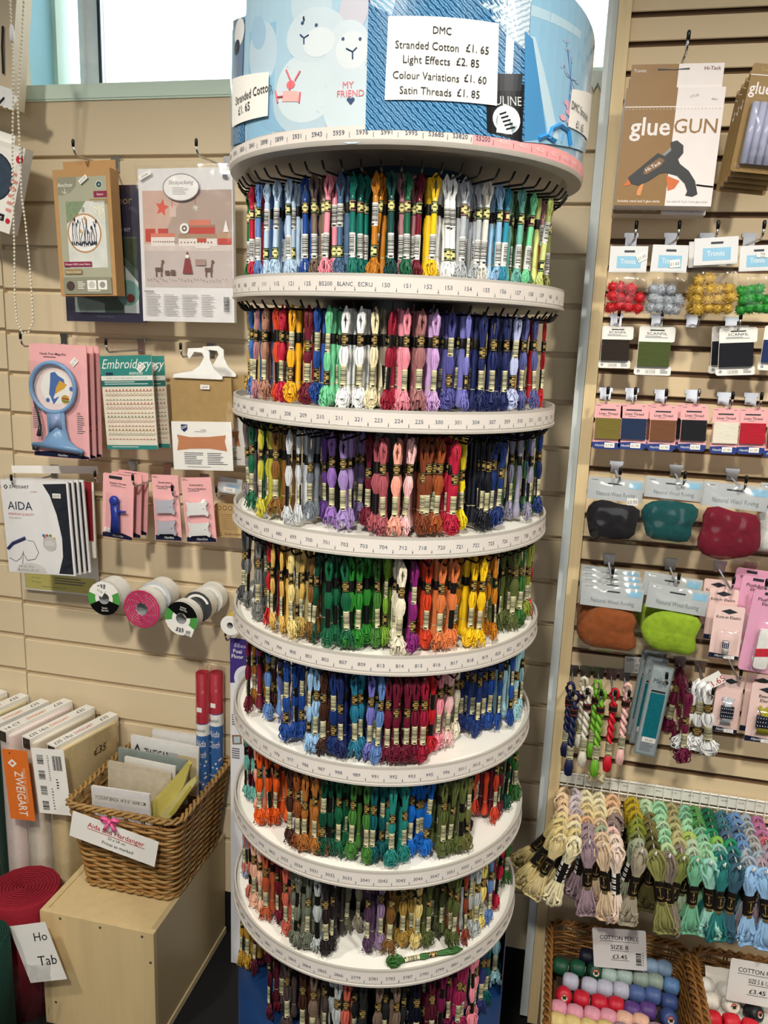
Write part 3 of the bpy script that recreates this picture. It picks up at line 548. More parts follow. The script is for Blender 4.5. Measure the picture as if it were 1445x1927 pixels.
LOGO = [(.4, K_, K_, None), (.25, G_, K_, G_), (.5, K_, K_, None), (.8, K_, K_, G_), (.5, G_, K_, K_), (.8, G_, K_, G_), (.45, G_, K_, K_), (.45, K_, K_, G_), (.6, K_, K_, G_), (.5, K_, K_, None), (.25, G_, K_, G_), (.4, K_, K_, None)]
def barpat(seed, paper=C_):
    r = random.Random(seed); P = [(1.2, paper, K_, None), (.3, B_, K_, B_), (.5, paper, K_, None)]
    for i in range(13): P += [(r.choice((.25, .4, .7)), B_, K_, B_), (r.choice((.2, .3, .45)), paper, K_, None)]
    return P + [(1.0, paper, K_, None), (.25, B_, K_, B_), (1.0, paper, K_, B_), (.4, paper, K_, None)]
mm = .001
SL = .130
def P_(*a): return [(t, w*mm) for t, w in a]
KINDS = [
 dict(prof=P_((0, 0), (.02, 2.6), (.06, 4.8), (.13, 5), (.20, 4.3), (.245, 2.7), (.365, 2.7), (.40, 4.9), (.47, 5.9), (.53, 5), (.565, 2.4), (.785, 2.4), (.82, 4.6), (.88, 6.6), (.945, 9.6), (.985, 8.4), (1, 3)), logo=(.245, .37, 4.2, 3.6), bar=(.565, .785, 3.9, 3.3), cut=False, stray=2),
 dict(prof=P_((0, 0), (.02, 2.4), (.06, 4.4), (.13, 4.8), (.20, 4.2), (.245, 2.7), (.365, 2.7), (.40, 5), (.47, 6.1), (.54, 5), (.585, 2.4), (.805, 2.4), (.84, 4.4), (.91, 6.6), (.96, 9.2), (1, 10.4)), logo=(.24, .36, 4.3, 3.6), bar=(.585, .805, 4.0, 3.3), cut=True, stray=3),
 dict(prof=P_((0, 0), (.02, 3), (.06, 4.6), (.12, 4.6), (.20, 4), (.255, 2.4), (.445, 2.4), (.48, 5), (.54, 5.6), (.60, 4.4), (.625, 2.5), (.765, 2.5), (.81, 5), (.88, 7.4), (.945, 10), (.985, 8.6), (1, 2.5)), logo=(.625, .765, 4.1, 3.5), bar=(.255, .445, 3.9, 3.3), cut=False, stray=1),
 dict(prof=P_((0, 0), (.02, 2.4), (.06, 4.6), (.15, 5), (.28, 4), (.335, 2.6), (.455, 2.6), (.48, 4.6), (.52, 5), (.56, 4), (.575, 2.4), (.77, 2.4), (.81, 4.6), (.88, 6.8), (.945, 9.8), (.985, 8.2), (1, 2.5)), logo=(.335, .455, 4.2, 3.6), bar=(.575, .77, 3.9, 3.3), cut=False, stray=2)]
YM = []; LM = []; BM_ = []
for i, K in enumerate(KINDS):
    m = MB(); strands(m, YARN, SL, 15, K['prof'], 11 + i, .0010, cut=K['cut'], stray=K['stray'])
    m.lathe([(interp(K['prof'], t)*.55, -SL*t) for t in (.2, .25, .36, .4, .47, .53, .57, .7, .78, .84, .9)], 8, YARN)
    YM.append(m.mesh('thread_skein', True))
    a, b, c, d = K['logo']; e, f, g, h = K['bar']
    LM.append(band(SL, a, b, c*mm, d*mm, LOGO).mesh('logo_band')); BM_.append(band(SL, e, f, g*mm, h*mm, barpat(i)).mesh('barcode_band'))
def ordinal(n): return f"{n}{'th' if 10 <= n % 100 <= 20 else {1: 'st', 2: 'nd', 3: 'rd'}.get(n % 10, 'th')}"
TIERWORD = ['topmost', 'second', 'third', 'fourth', 'fifth', 'sixth', 'seventh', 'lowest']
rnd = random.Random(42); protos = {}
def cotton(kind, loc, rot, dye, label, group):
    col = lincol(dye)
    if kind not in protos:
        o = bpy.data.objects.new('thread_skein', YM[kind]); COL.objects.link(o)
        a = bpy.data.objects.new('logo_band', LM[kind]); b = bpy.data.objects.new('barcode_band', BM_[kind])
        for c in (a, b): COL.objects.link(c); c.parent = o
        protos[kind] = (o, (a, b))
        parts = ()
    else:
        src, ch = protos[kind]; o = src.copy(); COL.objects.link(o)
        for c in ch:
            d = c.copy(); COL.objects.link(d); d.parent = o
    o.location = loc; o.rotation_euler = rot; o.color = col; tag(o, label, 'thread skein', group); return o
BEHIND = []
for k in range(2, 9):
    ent = [e.strip().split(' ', 2) for e in TIERS[k].split(';')]
    for i, (deg, rr, dye) in enumerate(ent):
        a = radians(float(deg)); rr = float(rr); z = TZ[k-1] + PZ + .0015
        kind = rnd.choice((0, 0, 0, 1, 1, 2, 3)) if k != 3 else rnd.choice((0, 1, 1, 1, 3))
        yaw = a + pi/2 + rnd.gauss(0, .55) + (pi if rnd.random() < .12 else 0)
        s = 1.0 if k < 8 else 1.12
        o = cotton(kind, (SX + rr*cos(a), SY + rr*sin(a), z), (rnd.gauss(0, .025), rnd.gauss(0, .025), yaw), dye,
               f"{dye} thread skein, {ordinal(i + 1)} from the left on the stand's {TIERWORD[k-1]} tier", f"thread skeins on the {TIERWORD[k-1]} tier")
        o.scale = (s*rnd.uniform(.92, 1.1),)*2 + (s*rnd.uniform(.965, 1.0),)
        if rr > .195: BEHIND.append((a, rr, z, dye))
# satin skeins of the topmost tier: a glossy sleeve between a fan of loops and a tassel
ST = .1285
sat = []
for i in range(3):
    pr = P_((0, 0), (.02, 3.5), (.07, 6.2), (.14, 5.4), (.2, 3), (.24, 2.8), (.8, 2.8), (.84, 3.4), (.89, 5.6), (.95, 8.4), (.985, 7.2), (1, 2.5))
    if i == 1: pr = P_((0, 1), (.03, 6.2), (.1, 6.4), (.17, 4.2), (.2, 3), (.24, 2.8), (.8, 2.8), (.84, 3.6), (.89, 6), (.95, 8.8), (.985, 7.6), (1, 2.5))
    m = MB(); strands(m, YARN, ST, 14, pr, 31 + i, .0009, cut=False, stray=3, wig=.12)
    sl = MB(); sl.lathe([(.0034, -ST*.215), (.0038, -ST*.23), (.0038, -ST*.82), (.0034, -ST*.835)], 14, SLEEVE)
    W_ = M('#e2e2e0', .3); GR = M('#3b1a28' if i == 0 else '#0f2a1e', .3); GO = M('#d6cf8a', .4, .05)
    lg = band(ST, .245 if i < 2 else .68, .36 if i < 2 else .80, .0042, .0042, [(.3, GR, GR, None), (.1, GO, GO, GO), (.2, GR, GR, None), (.4, GR, GR, GO), (.4, GO, GR, GO), (.3, GO, GR, GR), (.4, GO, GR, GO), (.4, GR, GR, GO), (.2, GR, GR, None), (.1, GO, GO, GO), (.3, GR, GR, None)])
    br = band(ST, .56 if i < 2 else .28, .80 if i < 2 else .50, .0041, .0041, [(a, W_ if q is C_ else q, W_ if q2 is K_ else q2, (W_ if q3 is C_ else q3)) for a, q, q2, q3 in barpat(40 + i)])
    sat.append((m.mesh('satin_skein', True), sl.mesh('sleeve', True), lg.mesh('logo_band'), br.mesh('barcode_band')))
ent = [e.strip().split(' ', 2) for e in TIERS[1].split(';')]
for i, (deg, rr, dye) in enumerate(ent):
    a = radians(float(deg)); rr = float(rr); z = TZ[0] + PZ + .0015; me = sat[rnd.choice((0, 0, 1, 1, 2))]
    o = bpy.data.objects.new('satin_skein', me[0]); COL.objects.link(o); o.color = lincol(dye)
    for nme, q in zip(('sleeve', 'logo_band', 'barcode_band'), me[1:]):
        c = bpy.data.objects.new(nme, q); COL.objects.link(c); c.parent = o; c.color = lincol(dye)
    o.location = (SX + rr*cos(a), SY + rr*sin(a), z); o.rotation_euler = (rnd.gauss(0, .03), rnd.gauss(0, .03), a + pi/2 + rnd.gauss(0, .5))
    tag(o, f"{dye} satin skein in a clear sleeve, {ordinal(i + 1)} from the left on the topmost tier", 'satin thread skein', 'sleeved satin skeins on the topmost tier')
    BEHIND.append((a, rr, z, dye))
# the rest, deeper on the prongs, as one mass
m = MB(); dyes = []
def slim(c, dye, L, sc=1.0):
    n0 = len(m.f); pr = [(.1, .001), (.003, 0), (.0046, -.06*L/.13*0 - .006), (.0048, -L*.15), (.0036, -L*.25), (.0040, -L*.26), (.0040, -L*.36), (.0036, -L*.37), (.0054, -L*.47), (.0036, -L*.57), (.0038, -L*.58), (.0038, -L*.78), (.0036, -L*.79), (.0062, -L*.9), (.0066, -L*.96), (.002, -L*.99)][1:]
    m.lathe([(a*sc, b) for a, b in pr], 7, YARN_ATTR, c)
    for row in range(len(pr) - 1):
        col = (*lin('#0c0b0b'), 1) if row in (4, 5) else ((*lin('#b9b391'), 1) if row == 10 else lincol(dye))
        dyes.extend([col]*7)
for a, rr, z, dye in BEHIND:
    for j in range(1, 3):
        q = rr - .015*j - rnd.uniform(0, .004)
        if q < .135: continue
        aa = a + rnd.gauss(0, .012)
        slim((SX + q*cos(aa), SY + q*sin(aa), z), dye, SL*rnd.uniform(.94, 1.0))
o = m.build('thread_skein_mass', None, True, kind='stuff')
ca = o.data.color_attributes.new('dye', 'FLOAT_COLOR', 'CORNER'); buf = []
for p, c in zip(o.data.polygons, dyes): buf += list(c)*p.loop_total
ca.data.foreach_set('color', buf)
tag(o, 'further skeins hanging deeper on the stand behind the front ones', 'thread skeins')
# the skein that has dropped onto the seventh tray
a = atz(728, 1812, TZ[6] - .004); b = atz(868, 1785, TZ[6] - .004); dv = b - a
o = cotton(3, (b.x, b.y, TZ[6] - .0045), (0, 0, 0), 'grass green', 'green skein lying loose on the white tray of the seventh tier', 'thread skeins on the seventh tier')
zd = -(a - b).normalized(); xd = Vector((0, 0, 1)).cross(zd) * -1; xd = zd.cross(Vector((0, 0, 1))); yd = zd.cross(xd)
mw = Matrix((xd, yd, zd)).transposed().to_4x4(); o.matrix_world = Matrix.Translation((b.x, b.y, TZ[6] - .0045)) @ mw @ Matrix.Diagonal((1, 1, (a - b).length/SL, 1))

# ---------------------------------------------------------------- hooks on the slats
HOOKN = {}
def hook(bx, by, Y, label, wallY=0.0, drop=.022, cap=BLACK, plate=.030, w=.018, group='slat wall hooks'):
    """bracket clipped in a slat groove at a photo pixel, with a rod coming straight out to depth Y and an upturned capped tip."""
    p = at(bx, by, wallY); L = p.y - Y; o = thing('wall_hook', label, 'hook', p, (0, 0, 0), group)
    m = MB(); m.box(-w/2, w/2, -.004, -.001, -plate, .004, CHROME); m.box(-w*.62, w*.62, -.003, .006, -.004, .004, CHROME); m.build('bracket', o)
    m = MB(); m.tube([(0, -.003, -drop), (0, -L + .012, -drop - .004), (0, -L + .004, -drop + .002), (0, -L, -drop + .012)], .0022, 8, CHROME); m.build('rod', o, True)
    m = MB(); m.lathe([(0, 0), (.003, .001), (.0034, .012), (.002, .015), (0, .0155)], 10, cap, (0, -L, -drop + .011)); m.build('cap', o, True)
    return o
LW = 'packs on the left slat wall'
KRAFT = M('#b98f5e', .75, .05, 60); SAGE = M('#a9a892', .6, .03); WINE_ = M('#8a1f44', .55); KH = M('#9a8452', .6)
def film(p, u0, v0, u1, v1, t=.006, y=-.007, name='clear_sleeve'):
    m = MB(); x0, x1, z0, z1 = p.X(u0), p.X(u1), p.Z(v1), p.Z(v0); nx, nz = 6, 8; r = random.Random(int(p.w*1e5)); V = []
    for j in range(nz + 1):
        for i in range(nx + 1):
            e = 0 if i in (0, nx) or j in (0, nz) else 1
            V.append((x0 + (x1 - x0)*i/nx, y + (t*.5 if not e else -r.uniform(0, .0025)), z1 + (z0 - z1)*j/nz))
    m.add(V, [(j*(nx + 1) + i, j*(nx + 1) + i + 1, (j + 1)*(nx + 1) + i + 1, (j + 1)*(nx + 1) + i) for j in range(nz) for i in range(nx)], FILM)
    return m.build(name, p.root, True)

# gnome kit box cut by the left edge of the photo
hook(-62, 208, -.15, 'chrome hook above the white kit box at the far left')
p = Pack('craft_kit_box', 'white boxed craft kit with a red hat gnome, at the left edge of the wall', 'craft kit', (-95, 231), (47, 284), (-118, 392), -.15, LW)
p.slab('box', 0, 0, 1, 1, .028, M('#e9e4dc', .55, .03)); p.slab('hanging_tab', .2, -.1, .8, .02, .002, PAPER, .012)
p.rect(.06, .06, .93, .9, M('#f2efe8', .5)); p.disc(.66, .42, .27, M('#27303f', .4)); p.disc(.66, .42, .25, M('#39485a', .4, .2, 60))
p.shape([(.60, .45), (.75, .45), (.69, .2)], M('#c4263a', .5)); p.disc(.675, .5, .06, M('#f0ece4', .6)); p.shape([(.57, .54), (.78, .54), (.76, .64), (.58, .64)], M('#7a4a32', .6))
p.disc(.955, .14, .045, M('#c3283b', .4)); p.disc(.95, .86, .03, M('#c3283b', .4)); p.rect(.70, .80, .90, .88, INK, 0); p.lines(.72, .815, .88, .87, 3, PAPER); p.lines(.4, .72, .85, .78, 2, M('#c3283b', .5)); p.lines(.9, .3, .99, .8, 6, M('#d98f86', .6))
p.done()

# kraft embroidery kit and the navy pack behind it
hook(218, 299, -.165, 'chrome hook holding the brown kraft embroidery kit')
p = Pack('embroidery_kit_box', 'brown kraft boxed embroidery kit with a hoop of wild flowers on the front', 'craft kit', (98, 320), (206, 317), (118, 557), -.145, LW)
p.slab('box', 0, 0, 1, 1, .034, KRAFT); p.slab('hanging_tab', .1, -.075, 1.02, .02, .0015, KRAFT, .02)
p.rect(.075, .06, .93, .985, SAGE); p.shape([(.075, .06), (.42, .06), (.40, .13), (.30, .18), (.16, .2), (.075, .2)], M('#8e8d78', .6))
p.text('Anchor', .21, .135, .033, PAPER); p.line([(.2, .15), (.2, .185)], .0008, PAPER); p.line([(.15, .17), (.2, .187), (.25, .17)], .0008, PAPER)
p.disc(.80, .125, .055, M('#e9e7df', .5)); p.disc(.80, .125, .047, M('#1c4a4c', .5)); p.text('4', .80, .135, .02, PAPER)
p.up(); p.rect(.70, .175, .93, .225, WINE_); p.text('Expert', .815, .207, .016, PAPER); p.rect(.62, .235, .93, .275, KH); p.text('Freestyle Kit', .775, .262, .015, PAPER)
p.rect(.2, .25, .88, .775, M('#d5d6cf', .5, .12, 40)); p.shape([(.2, .25), (.55, .25), (.38, .37), (.2, .42)], M('#7f9271', .6, .3, 200)); p.shape([(.63, .28), (.88, .28), (.88, .42), (.72, .36)], M('#e4e0c8', .6, .3, 220))
p.disc(.50, .50, .30, M('#b98d60', .5)); p.disc(.50, .50, .275, M('#eeecec', .55))
r = random.Random(5); DK = M('#2c3340', .6); OC = M('#c69445', .6)
for i in range(13):
    u = .28 + .035*i; h = r.uniform(.1, .22); p.line([(u, .61 - .02*abs(i - 6)/6), (u + r.uniform(-.02, .02), .6 - h*.5), (u + r.uniform(-.03, .03), .6 - h)], .0006, DK)
    p.disc(u + r.uniform(-.03, .03), .6 - h, .014, OC if 4 < i < 9 else DK, .016); p.disc(u, .58, .012, DK, .02, r.uniform(-1, 1))
p.rect(.485, .295, .52, .33, M('#a6a29a', .35)); p.rect(.11, .725, .60, .765, WINE_); p.text('Printed 100% Linen Fabric', .355, .753, .016, PAPER, maxw=p.w*.45); p.rect(.11, .785, .42, .825, KH); p.text('Pattern included', .265, .813, .015, PAPER, maxw=p.w*.28)
p.rect(.075, .85, .93, .985, M('#8e8d78', .6)); p.disc(.2, .92, .075, M('#4a3a38', .6, .3, 300)); p.rect(.5, .875, .66, .95, PAPER); p.rect(.69, .875, .85, .95, PAPER); p.disc(.58, .912, .055, M('#c9c4bd', .5)); p.disc(.77, .912, .05, M('#9a958f', .5, .4, 300)); p.lines(.33, .885, .47, .95, 5, PAPER); p.lines(.5, .958, .85, .972, 1, PAPER)
p.sticker(.55, .085, .16, .035, '£17.99', .6); p.done()
p = Pack('embroidery_kit_pack', 'dark navy embroidery kit pack half hidden behind the brown kraft kit', 'craft kit', (112, 350), (265, 352), (131, 604), -.09, LW)
p.slab('card', 0, 0, 1, 1, .008, M('#2b2a42', .45)); p.text('Anchor', .70, .135, .06, M('#a99464', .5), maxw=p.w*.75); p.text('EMBROIDERY KIT', .66, .33, .025, M('#d9d7de', .5), maxw=p.w*.6)
p.rect(.12, .37, .93, .93, M('#4b5b55', .4, .35, 30)); p.shape([(.62, .38), (.93, .38), (.93, .62), (.75, .5)], M('#31402f', .5, .4, 90)); p.shape([(.68, .52), (.93, .7), (.93, .93), (.75, .93)], M('#b9c2bf', .5, .15, 40)); p.disc(.8, .78, .14, M('#6f9a95', .5)); p.disc(.83, .82, .05, M('#6b2c2a', .5)); p.shape([(.12, .8), (.5, .86), (.5, .93), (.12, .93)], M('#8fa39d', .5, .2, 60))
p.text('100% Pattern Included', .5, .965, .012, GREYTXT, maxw=p.w*.4); p.done(); film(p, -.02, -.03, 1.02, 1.02)
hook(430, 298, -.16, 'chrome hook holding the large stitching pack with a snowy tablecloth')
p = Pack('stitching_kit_pack', 'large clear stitching kit pack showing red gift boxes on a white tablecloth', 'craft kit', (259, 318), (437, 320), (277, 604), -.13, LW)
p.slab('card', 0, 0, 1, 1, .012, M('#e4e2e3', .5, .03)); p.rect(.04, .14, .99, .77, M('#b5a096', .5, .06, 12)); p.shape([(.04, .14), (.5, .14), (.2, .5), (.04, .5)], M('#cfb0a2', .5, .06)); p.rect(.04, .505, .99, .77, M('#c6bab6', .5, .06, 14)); p.rect(.04, .485, .99, .53, M('#d6c8c2', .5, .1, 50))
REDB = M('#c14a41', .5); LR = M('#d77f6c', .5); WHB = M('#e7dfda', .5)
st = [(.25 + (.075 if k % 2 == 0 else .035)*sin(k*pi/5 + .2), .25 - (.06 if k % 2 == 0 else .028)*cos(k*pi/5 + .2)) for k in range(10)]
p.shape(st, M('#d9604f', .5)); p.line([(.36, .16), (.36, .25)], .0005, REDB); p.rect(.33, .24, .40, .31, M('#d9c0b6', .5)); p.line([(.60, .15), (.61, .24)], .0005, REDB)
for k in range(4): p.line([(.61 + .035*cos(k*pi/4), .255 + .022*sin(k*pi/4)), (.61 - .035*cos(k*pi/4), .255 - .022*sin(k*pi/4))], .0008, PAPER)
for a, b, c, d, mt in ((.06, .385, .17, .47, REDB), (.2, .385, .31, .47, REDB), (.12, .42, .38, .50, WHB), (.12, .415, .38, .44, LR), (.42, .43, .83, .5, WHB), (.42, .42, .83, .45, M('#a98f76', .5)), (.53, .365, .81, .42, REDB), (.53, .362, .81, .378, M('#a07f66', .5)), (.54, .33, .76, .365, LR), (.84, .41, .98, .45, M('#b9967c', .5)), (.84, .45, .98, .49, REDB), (.6, .46, .76, .515, WHB), (.62, .45, .72, .475, REDB)): p.rect(a, b, c, d, mt)
for k in range(10): p.disc(.15 + .025*k, .47, .006, M('#8a5a50', .6)); p.disc(.45 + .036*k, .475, .007, M('#8a5a50', .6))
p.disc(.49, .385, .05, PAPER); p.disc(.49, .385, .028, M('#6a5a56', .5)); p.disc(.49, .385, .012, PAPER); p.shape([(.9, .41), (.96, .41), (.93, .33)], PAPER)
BR_ = M('#6f5650', .6); RC = M('#8c3e40', .6)
for u in (.16, .70):
    p.rect(u, .64, u + .08, .665, BR_); p.rect(u + .005, .66, u + .018, .70, BR_); p.rect(u + .06, .66, u + .073, .70, BR_); p.shape([(u + .06, .65), (u + .075, .65), (u + .085, .61), (u + .07, .61)], BR_); p.disc(u + .085, .60, .015, BR_)
p.shape([(.46, .68), (.57, .68), (.54, .58), (.49, .58)], RC); p.disc(.515, .565, .02, PAPER); p.shape([(.5, .555), (.53, .555), (.515, .53)], RC); p.rect(.6, .585, .71, .625, M('#a58a82', .6)); p.rect(.27, .66, .32, .69, BR_); p.rect(.33, .655, .38, .69, BR_)
r = random.Random(9)
for k in range(26): p.disc(.08 + .034*k, .72 + r.uniform(-.008, .012), .005, BR_)
p.disc(.47, .125, .195, M('#8b8588', .5), .088); p.disc(.47, .125, .185, M('#efedec', .5), .082); p.text('Stickpackung', .47, .105, .026, M('#6d666a', .5), shear=.2, maxw=p.w*.26); p.lines(.38, .125, .56, .175, 6, M('#a39ea0', .5)); p.rect(.91, .05, .96, .075, GREYTXT)
for c in range(3): p.lines(.05 + .2*c, .82, .22 + .2*c, .96, 13, M('#9a9698', .5), c)
p.lines(.66, .82, .8, .96, 12, M('#9a9698', .5), 8); p.bars(.9, .83, .96, .93, 4, True); p.lines(.04, .795, .2, .81, 1, GREYTXT); p.sticker(.09, .045, .14, .03, '£24.60', .45); p.done(); film(p, -.02, -.02, 1.02, 1.01)

# hands free magnifiers
hook(122, 631, -.165, 'chrome hook holding the three pink magnifier packs')
LBLUE = M('#7ba4cf', .3, .03); DKB = M('#2a3138', .4)
def pinkcard(p, foot=.06, brand=True, curve=True):
    p.slab('card', 0, 0, 1, 1, .0025, PINK, 0, p.w*.04)
    if foot: p.shape([(.01, 1 - foot*.75), (.3, 1 - foot*1.15), (.7, 1 - foot*1.0), (.99, 1 - foot*.55), (.99, .995), (.01, .995)] if curve else [(.01, 1 - foot), (.99, 1 - foot), (.99, .995), (.01, .995)], NAVY_INK)
    if brand and foot: p.text('Hemline', .52, 1 - foot*.3, foot*.42, PAPER, shear=.25, maxw=p.w*.36)
p = Pack('magnifier_pack', 'pink pack with a pale blue hands free magnifier, front one of three', 'magnifier pack', (54, 645), (162, 650), (63, 857), -.15, 'pink magnifier packs')
pinkcard(p, .05); p.text('Hands Free Magnifier', .42, .095, .022, INK, bold=.006, maxw=p.w*.56); p.lines(.25, .11, .58, .125, 1, INK)
for u, v, t in ((.02, .575, '1.8x'), (.80, .60, '3.8x')): p.text(t, u, v, .016, INK, al='l', bold=.008); p.lines(u, v + .01, u + .15, v + .18, 9, GREYTXT, 3)
p.disc(.44, .375, .38, M('#f2dcd8', .3)); p.disc(.44, .375, .26, PAPER)
DB_, DG = M('#4b6fb0', .6), M('#d9a63f', .6); sc_ = lambda pts: [(.44 + (u - .40)*1.3, .375 + (v - .37)*1.25) for u, v in pts]
for pts, mt in (([(.34, .27), (.40, .26), (.44, .285), (.52, .31), (.53, .34), (.45, .36), (.40, .40), (.36, .46), (.31, .42), (.33, .34)], DB_), ([(.46, .32), (.56, .345), (.52, .375), (.44, .40), (.39, .42), (.41, .37)], DG), ([(.33, .44), (.38, .45), (.45, .43), (.40, .47), (.37, .49)], DB_)): p.shape(sc_(pts), mt)
(u, v), = sc_([(.53, .45)]); p.disc(u, v, .07, M('#b99b45', .6)); p.line([(u - .06, v - .01), (u + .06, v - .004)], .0014, M('#b0463f', .6)); p.line([(u - .06, v + .012), (u + .06, v + .018)], .0014, M('#5a8a55', .6)); p.disc(.72, .38, .035, DB_); p.disc(.30, .49, .035, DB_)
m = MB(); q = [(p.X(.44) + .385*p.w*cos(2*pi*k/44), -.010, p.Z(.375) + .385*p.w*sin(2*pi*k/44)) for k in range(44)]; m.tube(q, .0048, 8, LBLUE, True)
m.prism(p.P([(.32, .575), (.62, .565), (.63, .72), (.68, .83), (.80, .885), (.93, .91), (.92, .94), (.02, .905), (.03, .875), (.24, .86), (.33, .78)]), -.012, -.006, LBLUE); m.prism(p.P([(.37, .60), (.57, .59), (.585, .74), (.48, .72), (.36, .77)]), -.0135, -.012, M('#93a9d4', .3)); m.build('magnifier', p.root, True)
m = MB(); m.tube([(p.X(.10), -.011, p.Z(.50)), (p.X(.17), -.012, p.Z(.62)), (p.X(.2), -.012, p.Z(.72))], .0026, 7, DKB); m.tube([(p.X(.2), -.012, p.Z(.71)), (p.X(.17), -.013, p.Z(.81))], [.0035, .0055], 7, DKB); m.prism(p.P([(.03, .905), (.11, .91), (.11, .945), (.03, .94)]), -.011, -.004, DKB); m.prism(p.P([(.84, .94), (.92, .945), (.91, .97), (.84, .965)]), -.011, -.004, DKB); m.build('clip_stand', p.root, True)
p.sticker(.79, .145, .13, .05, '£17.75', .8); p.done(); film(p, .03, .15, .96, .95, .01, -.019, 'blister')
dup(p.root, 'pink magnifier pack directly behind the front one, middle of three', shift=(0.0, .026, -.001)); dup(p.root, 'pink magnifier pack at the back of the three, nearest the slat wall', shift=(0.0, .05, -.001))

# embroidery stencils
hook(267, 641, -.155, 'chrome hook holding the teal embroidery stencil packs')
TEAL_ = M('#2d8a83', .5); TEALD = M('#1d6b68', .5)
p = Pack('stencil_pack', 'teal and cream embroidery stencil pack with rows of stitch motifs, the front one', 'stencil pack', (187, 670), (284, 670), (205, 845), -.14, 'embroidery stencil packs')
p.slab('card', 0, 0, 1, 1, .003, M('#e8e0cf', .5, .03)); p.rect(0, 0, 1, .21, TEAL_); p.text('Embroidery', .5, .135, .105, PAPER, shear=.3, maxw=p.w*.94); p.text('stencils', .68, .20, .04, PAPER, shear=.3); p.rect(.1, .175, .24, .205, M('#16334f', .5)); p.rect(0, .215, 1, .255, PAPER); p.text('CRAZY QUILT SEAM DESIGN COLLECTION', .5, .245, .018, TEALD, maxw=p.w*.92); p.rect(0, .262, 1, .325, TEALD); p.lines(.06, .272, .96, .315, 2, M('#cfe3df', .5))
MC = [M('#b5523d', .6), M('#a57a2e', .6), M('#7d7a5c', .6), M('#b86a4e', .6)]
for row in range(12):
    v = .37 + row*.047; c = MC[row % 4]
    for i in range(14):
        u = .06 + i*.067
        if row % 3 == 0: p.A.flat(p.P([(u, v), (u + .04, v), (u + .02, v - .02)]), p.y(), c)
        elif row % 3 == 1: p.line([(u, v), (u + .03, v - .02), (u + .06, v)], .0004, c)
        else: p.A.ell(p.X(u + .02), p.Z(v), .0014, .0014, p.y(), c, 6)
    p.line([(.05, v + .006), (.97, v + .006)], .0003, c)
p.rect(0, .955, 1, 1, TEAL_); p.lines(.1, .97, .9, .985, 1, PAPER); p.sticker(.80, .13, .16, .06, '£6.50', .7); p.slab('hanging_strip', -.03, -.13, 1.03, .0, .001, FILM, 0); p.done(); film(p, -.05, -.02, 1.06, 1.02)
dup(p.root, 'embroidery stencil pack mostly hidden behind the front teal one', shift=(.004, .05, -.002))

# natural fabric packs on white hangers
hook(398, 649, -.155, 'chrome hook holding the tan fabric pack on a white hanger')
p = Pack('cushion_fabric_pack', 'clear pack of folded tan fabric with a white card and plastic hanger, front of two', 'fabric pack', (314, 700), (437, 700), (325, 883), -.14, 'tan fabric packs')
TAN = M('#a98c5c', .8, .1, 60, bump=.2)
m = MB(); m.prism(rrect(p.X(.03), p.Z(.58), p.X(.97), p.Z(.06), .004), .003, .014, TAN); m.build('folded_fabric', p.root)
p.slab('card', .02, .50, .95, 1.0, .002, PAPER, 0)
p.shape([(.17, .53), (.27, .53), (.27, .58), (.22, .61), (.17, .58)], M('#1f3566', .5)); p.line([(.18, .575), (.26, .555)], .0008, PAPER); p.line([(.18, .56), (.26, .54)], .0008, PAPER); p.text('kissen', .52, .59, .016, INK); p.lines(.38, .60, .65, .612, 1, GREYTXT)
p.shape([(.10, .635), (.3, .66), (.6, .655), (.86, .635), (.84, .7), (.87, .80), (.6, .775), (.3, .78), (.09, .80), (.12, .7)], M('#c0805a', .7, .06)); p.lines(.2, .82, .5, .95, 7, GREYTXT, 2); p.lines(.56, .82, .88, .95, 7, GREYTXT, 4); p.lines(.24, .965, .8, .975, 1, GREYTXT)
m = MB(); HW = M('#f0f0ee', .35); m.prism(p.P([(.10, .055), (.12, .02), (.40, -.01), (.52, -.06), (.60, -.15), (.58, -.19), (.45, -.2), (.42, -.17), (.37, -.13), (.34, -.17), (.36, -.235), (.60, -.24), (.68, -.2), (.68, -.12), (.74, -.03), (.86, .05), (.85, .075)]), -.004, -.001, HW); m.build('hanger', p.root)
p.sticker(.58, .15, .14, .045, '£8.99', -.05); p.done(); film(p, -.01, .0, 1.0, 1.01, .006, -.006)
dup(p.root, 'clear pack of folded tan fabric behind the front one', shift=(.006, .06, .004))

# aida packs, with a red pack, a white header card and a yellow sheet behind
hook(103, 877, -.165, 'chrome hook holding the white and navy cloth packs')
NAVYF = M('#171d2b', .7, .06, 90)
p = Pack('aida_fabric_pack', 'white and dark navy cross stitch cloth pack, foremost of four on one hook', 'fabric pack', (0, 902), (127, 907), (18, 1076), -.155, 'navy cloth packs')
p.slab('card', 0, 0, 1, 1, .005, M('#f0eff0', .45, .02)); p.shape([(.63, .035), (.975, .02), (.975, .985), (.76, .985), (.84, .8), (.85, .6), (.80, .35), (.72, .15)], NAVYF)
dm = (.075, .075); p.shape([(dm[0] - .035, dm[1]), (dm[0], dm[1] - .028), (dm[0] + .035, dm[1]), (dm[0], dm[1] + .028)], INK); p.up(); p.shape([(dm[0] - .017, dm[1]), (dm[0], dm[1] - .014), (dm[0] + .017, dm[1]), (dm[0], dm[1] + .014)], PAPER)
p.text('ZWEIGART', .13, .087, .033, INK, al='l', bold=.006, maxw=p.w*.39); p.text('precut', .44, .125, .022, M('#c98f7a', .5), al='l', shear=.2); p.text('AIDA', .08, .315, .09, M('#1b2144', .5), al='l', maxw=p.w*.37); p.text('PREMIUM QUALITY', .08, .375, .026, M('#c46a5a', .5), al='l', maxw=p.w*.5); p.text('Made in Germany', .08, .41, .015, GREYTXT, al='l')
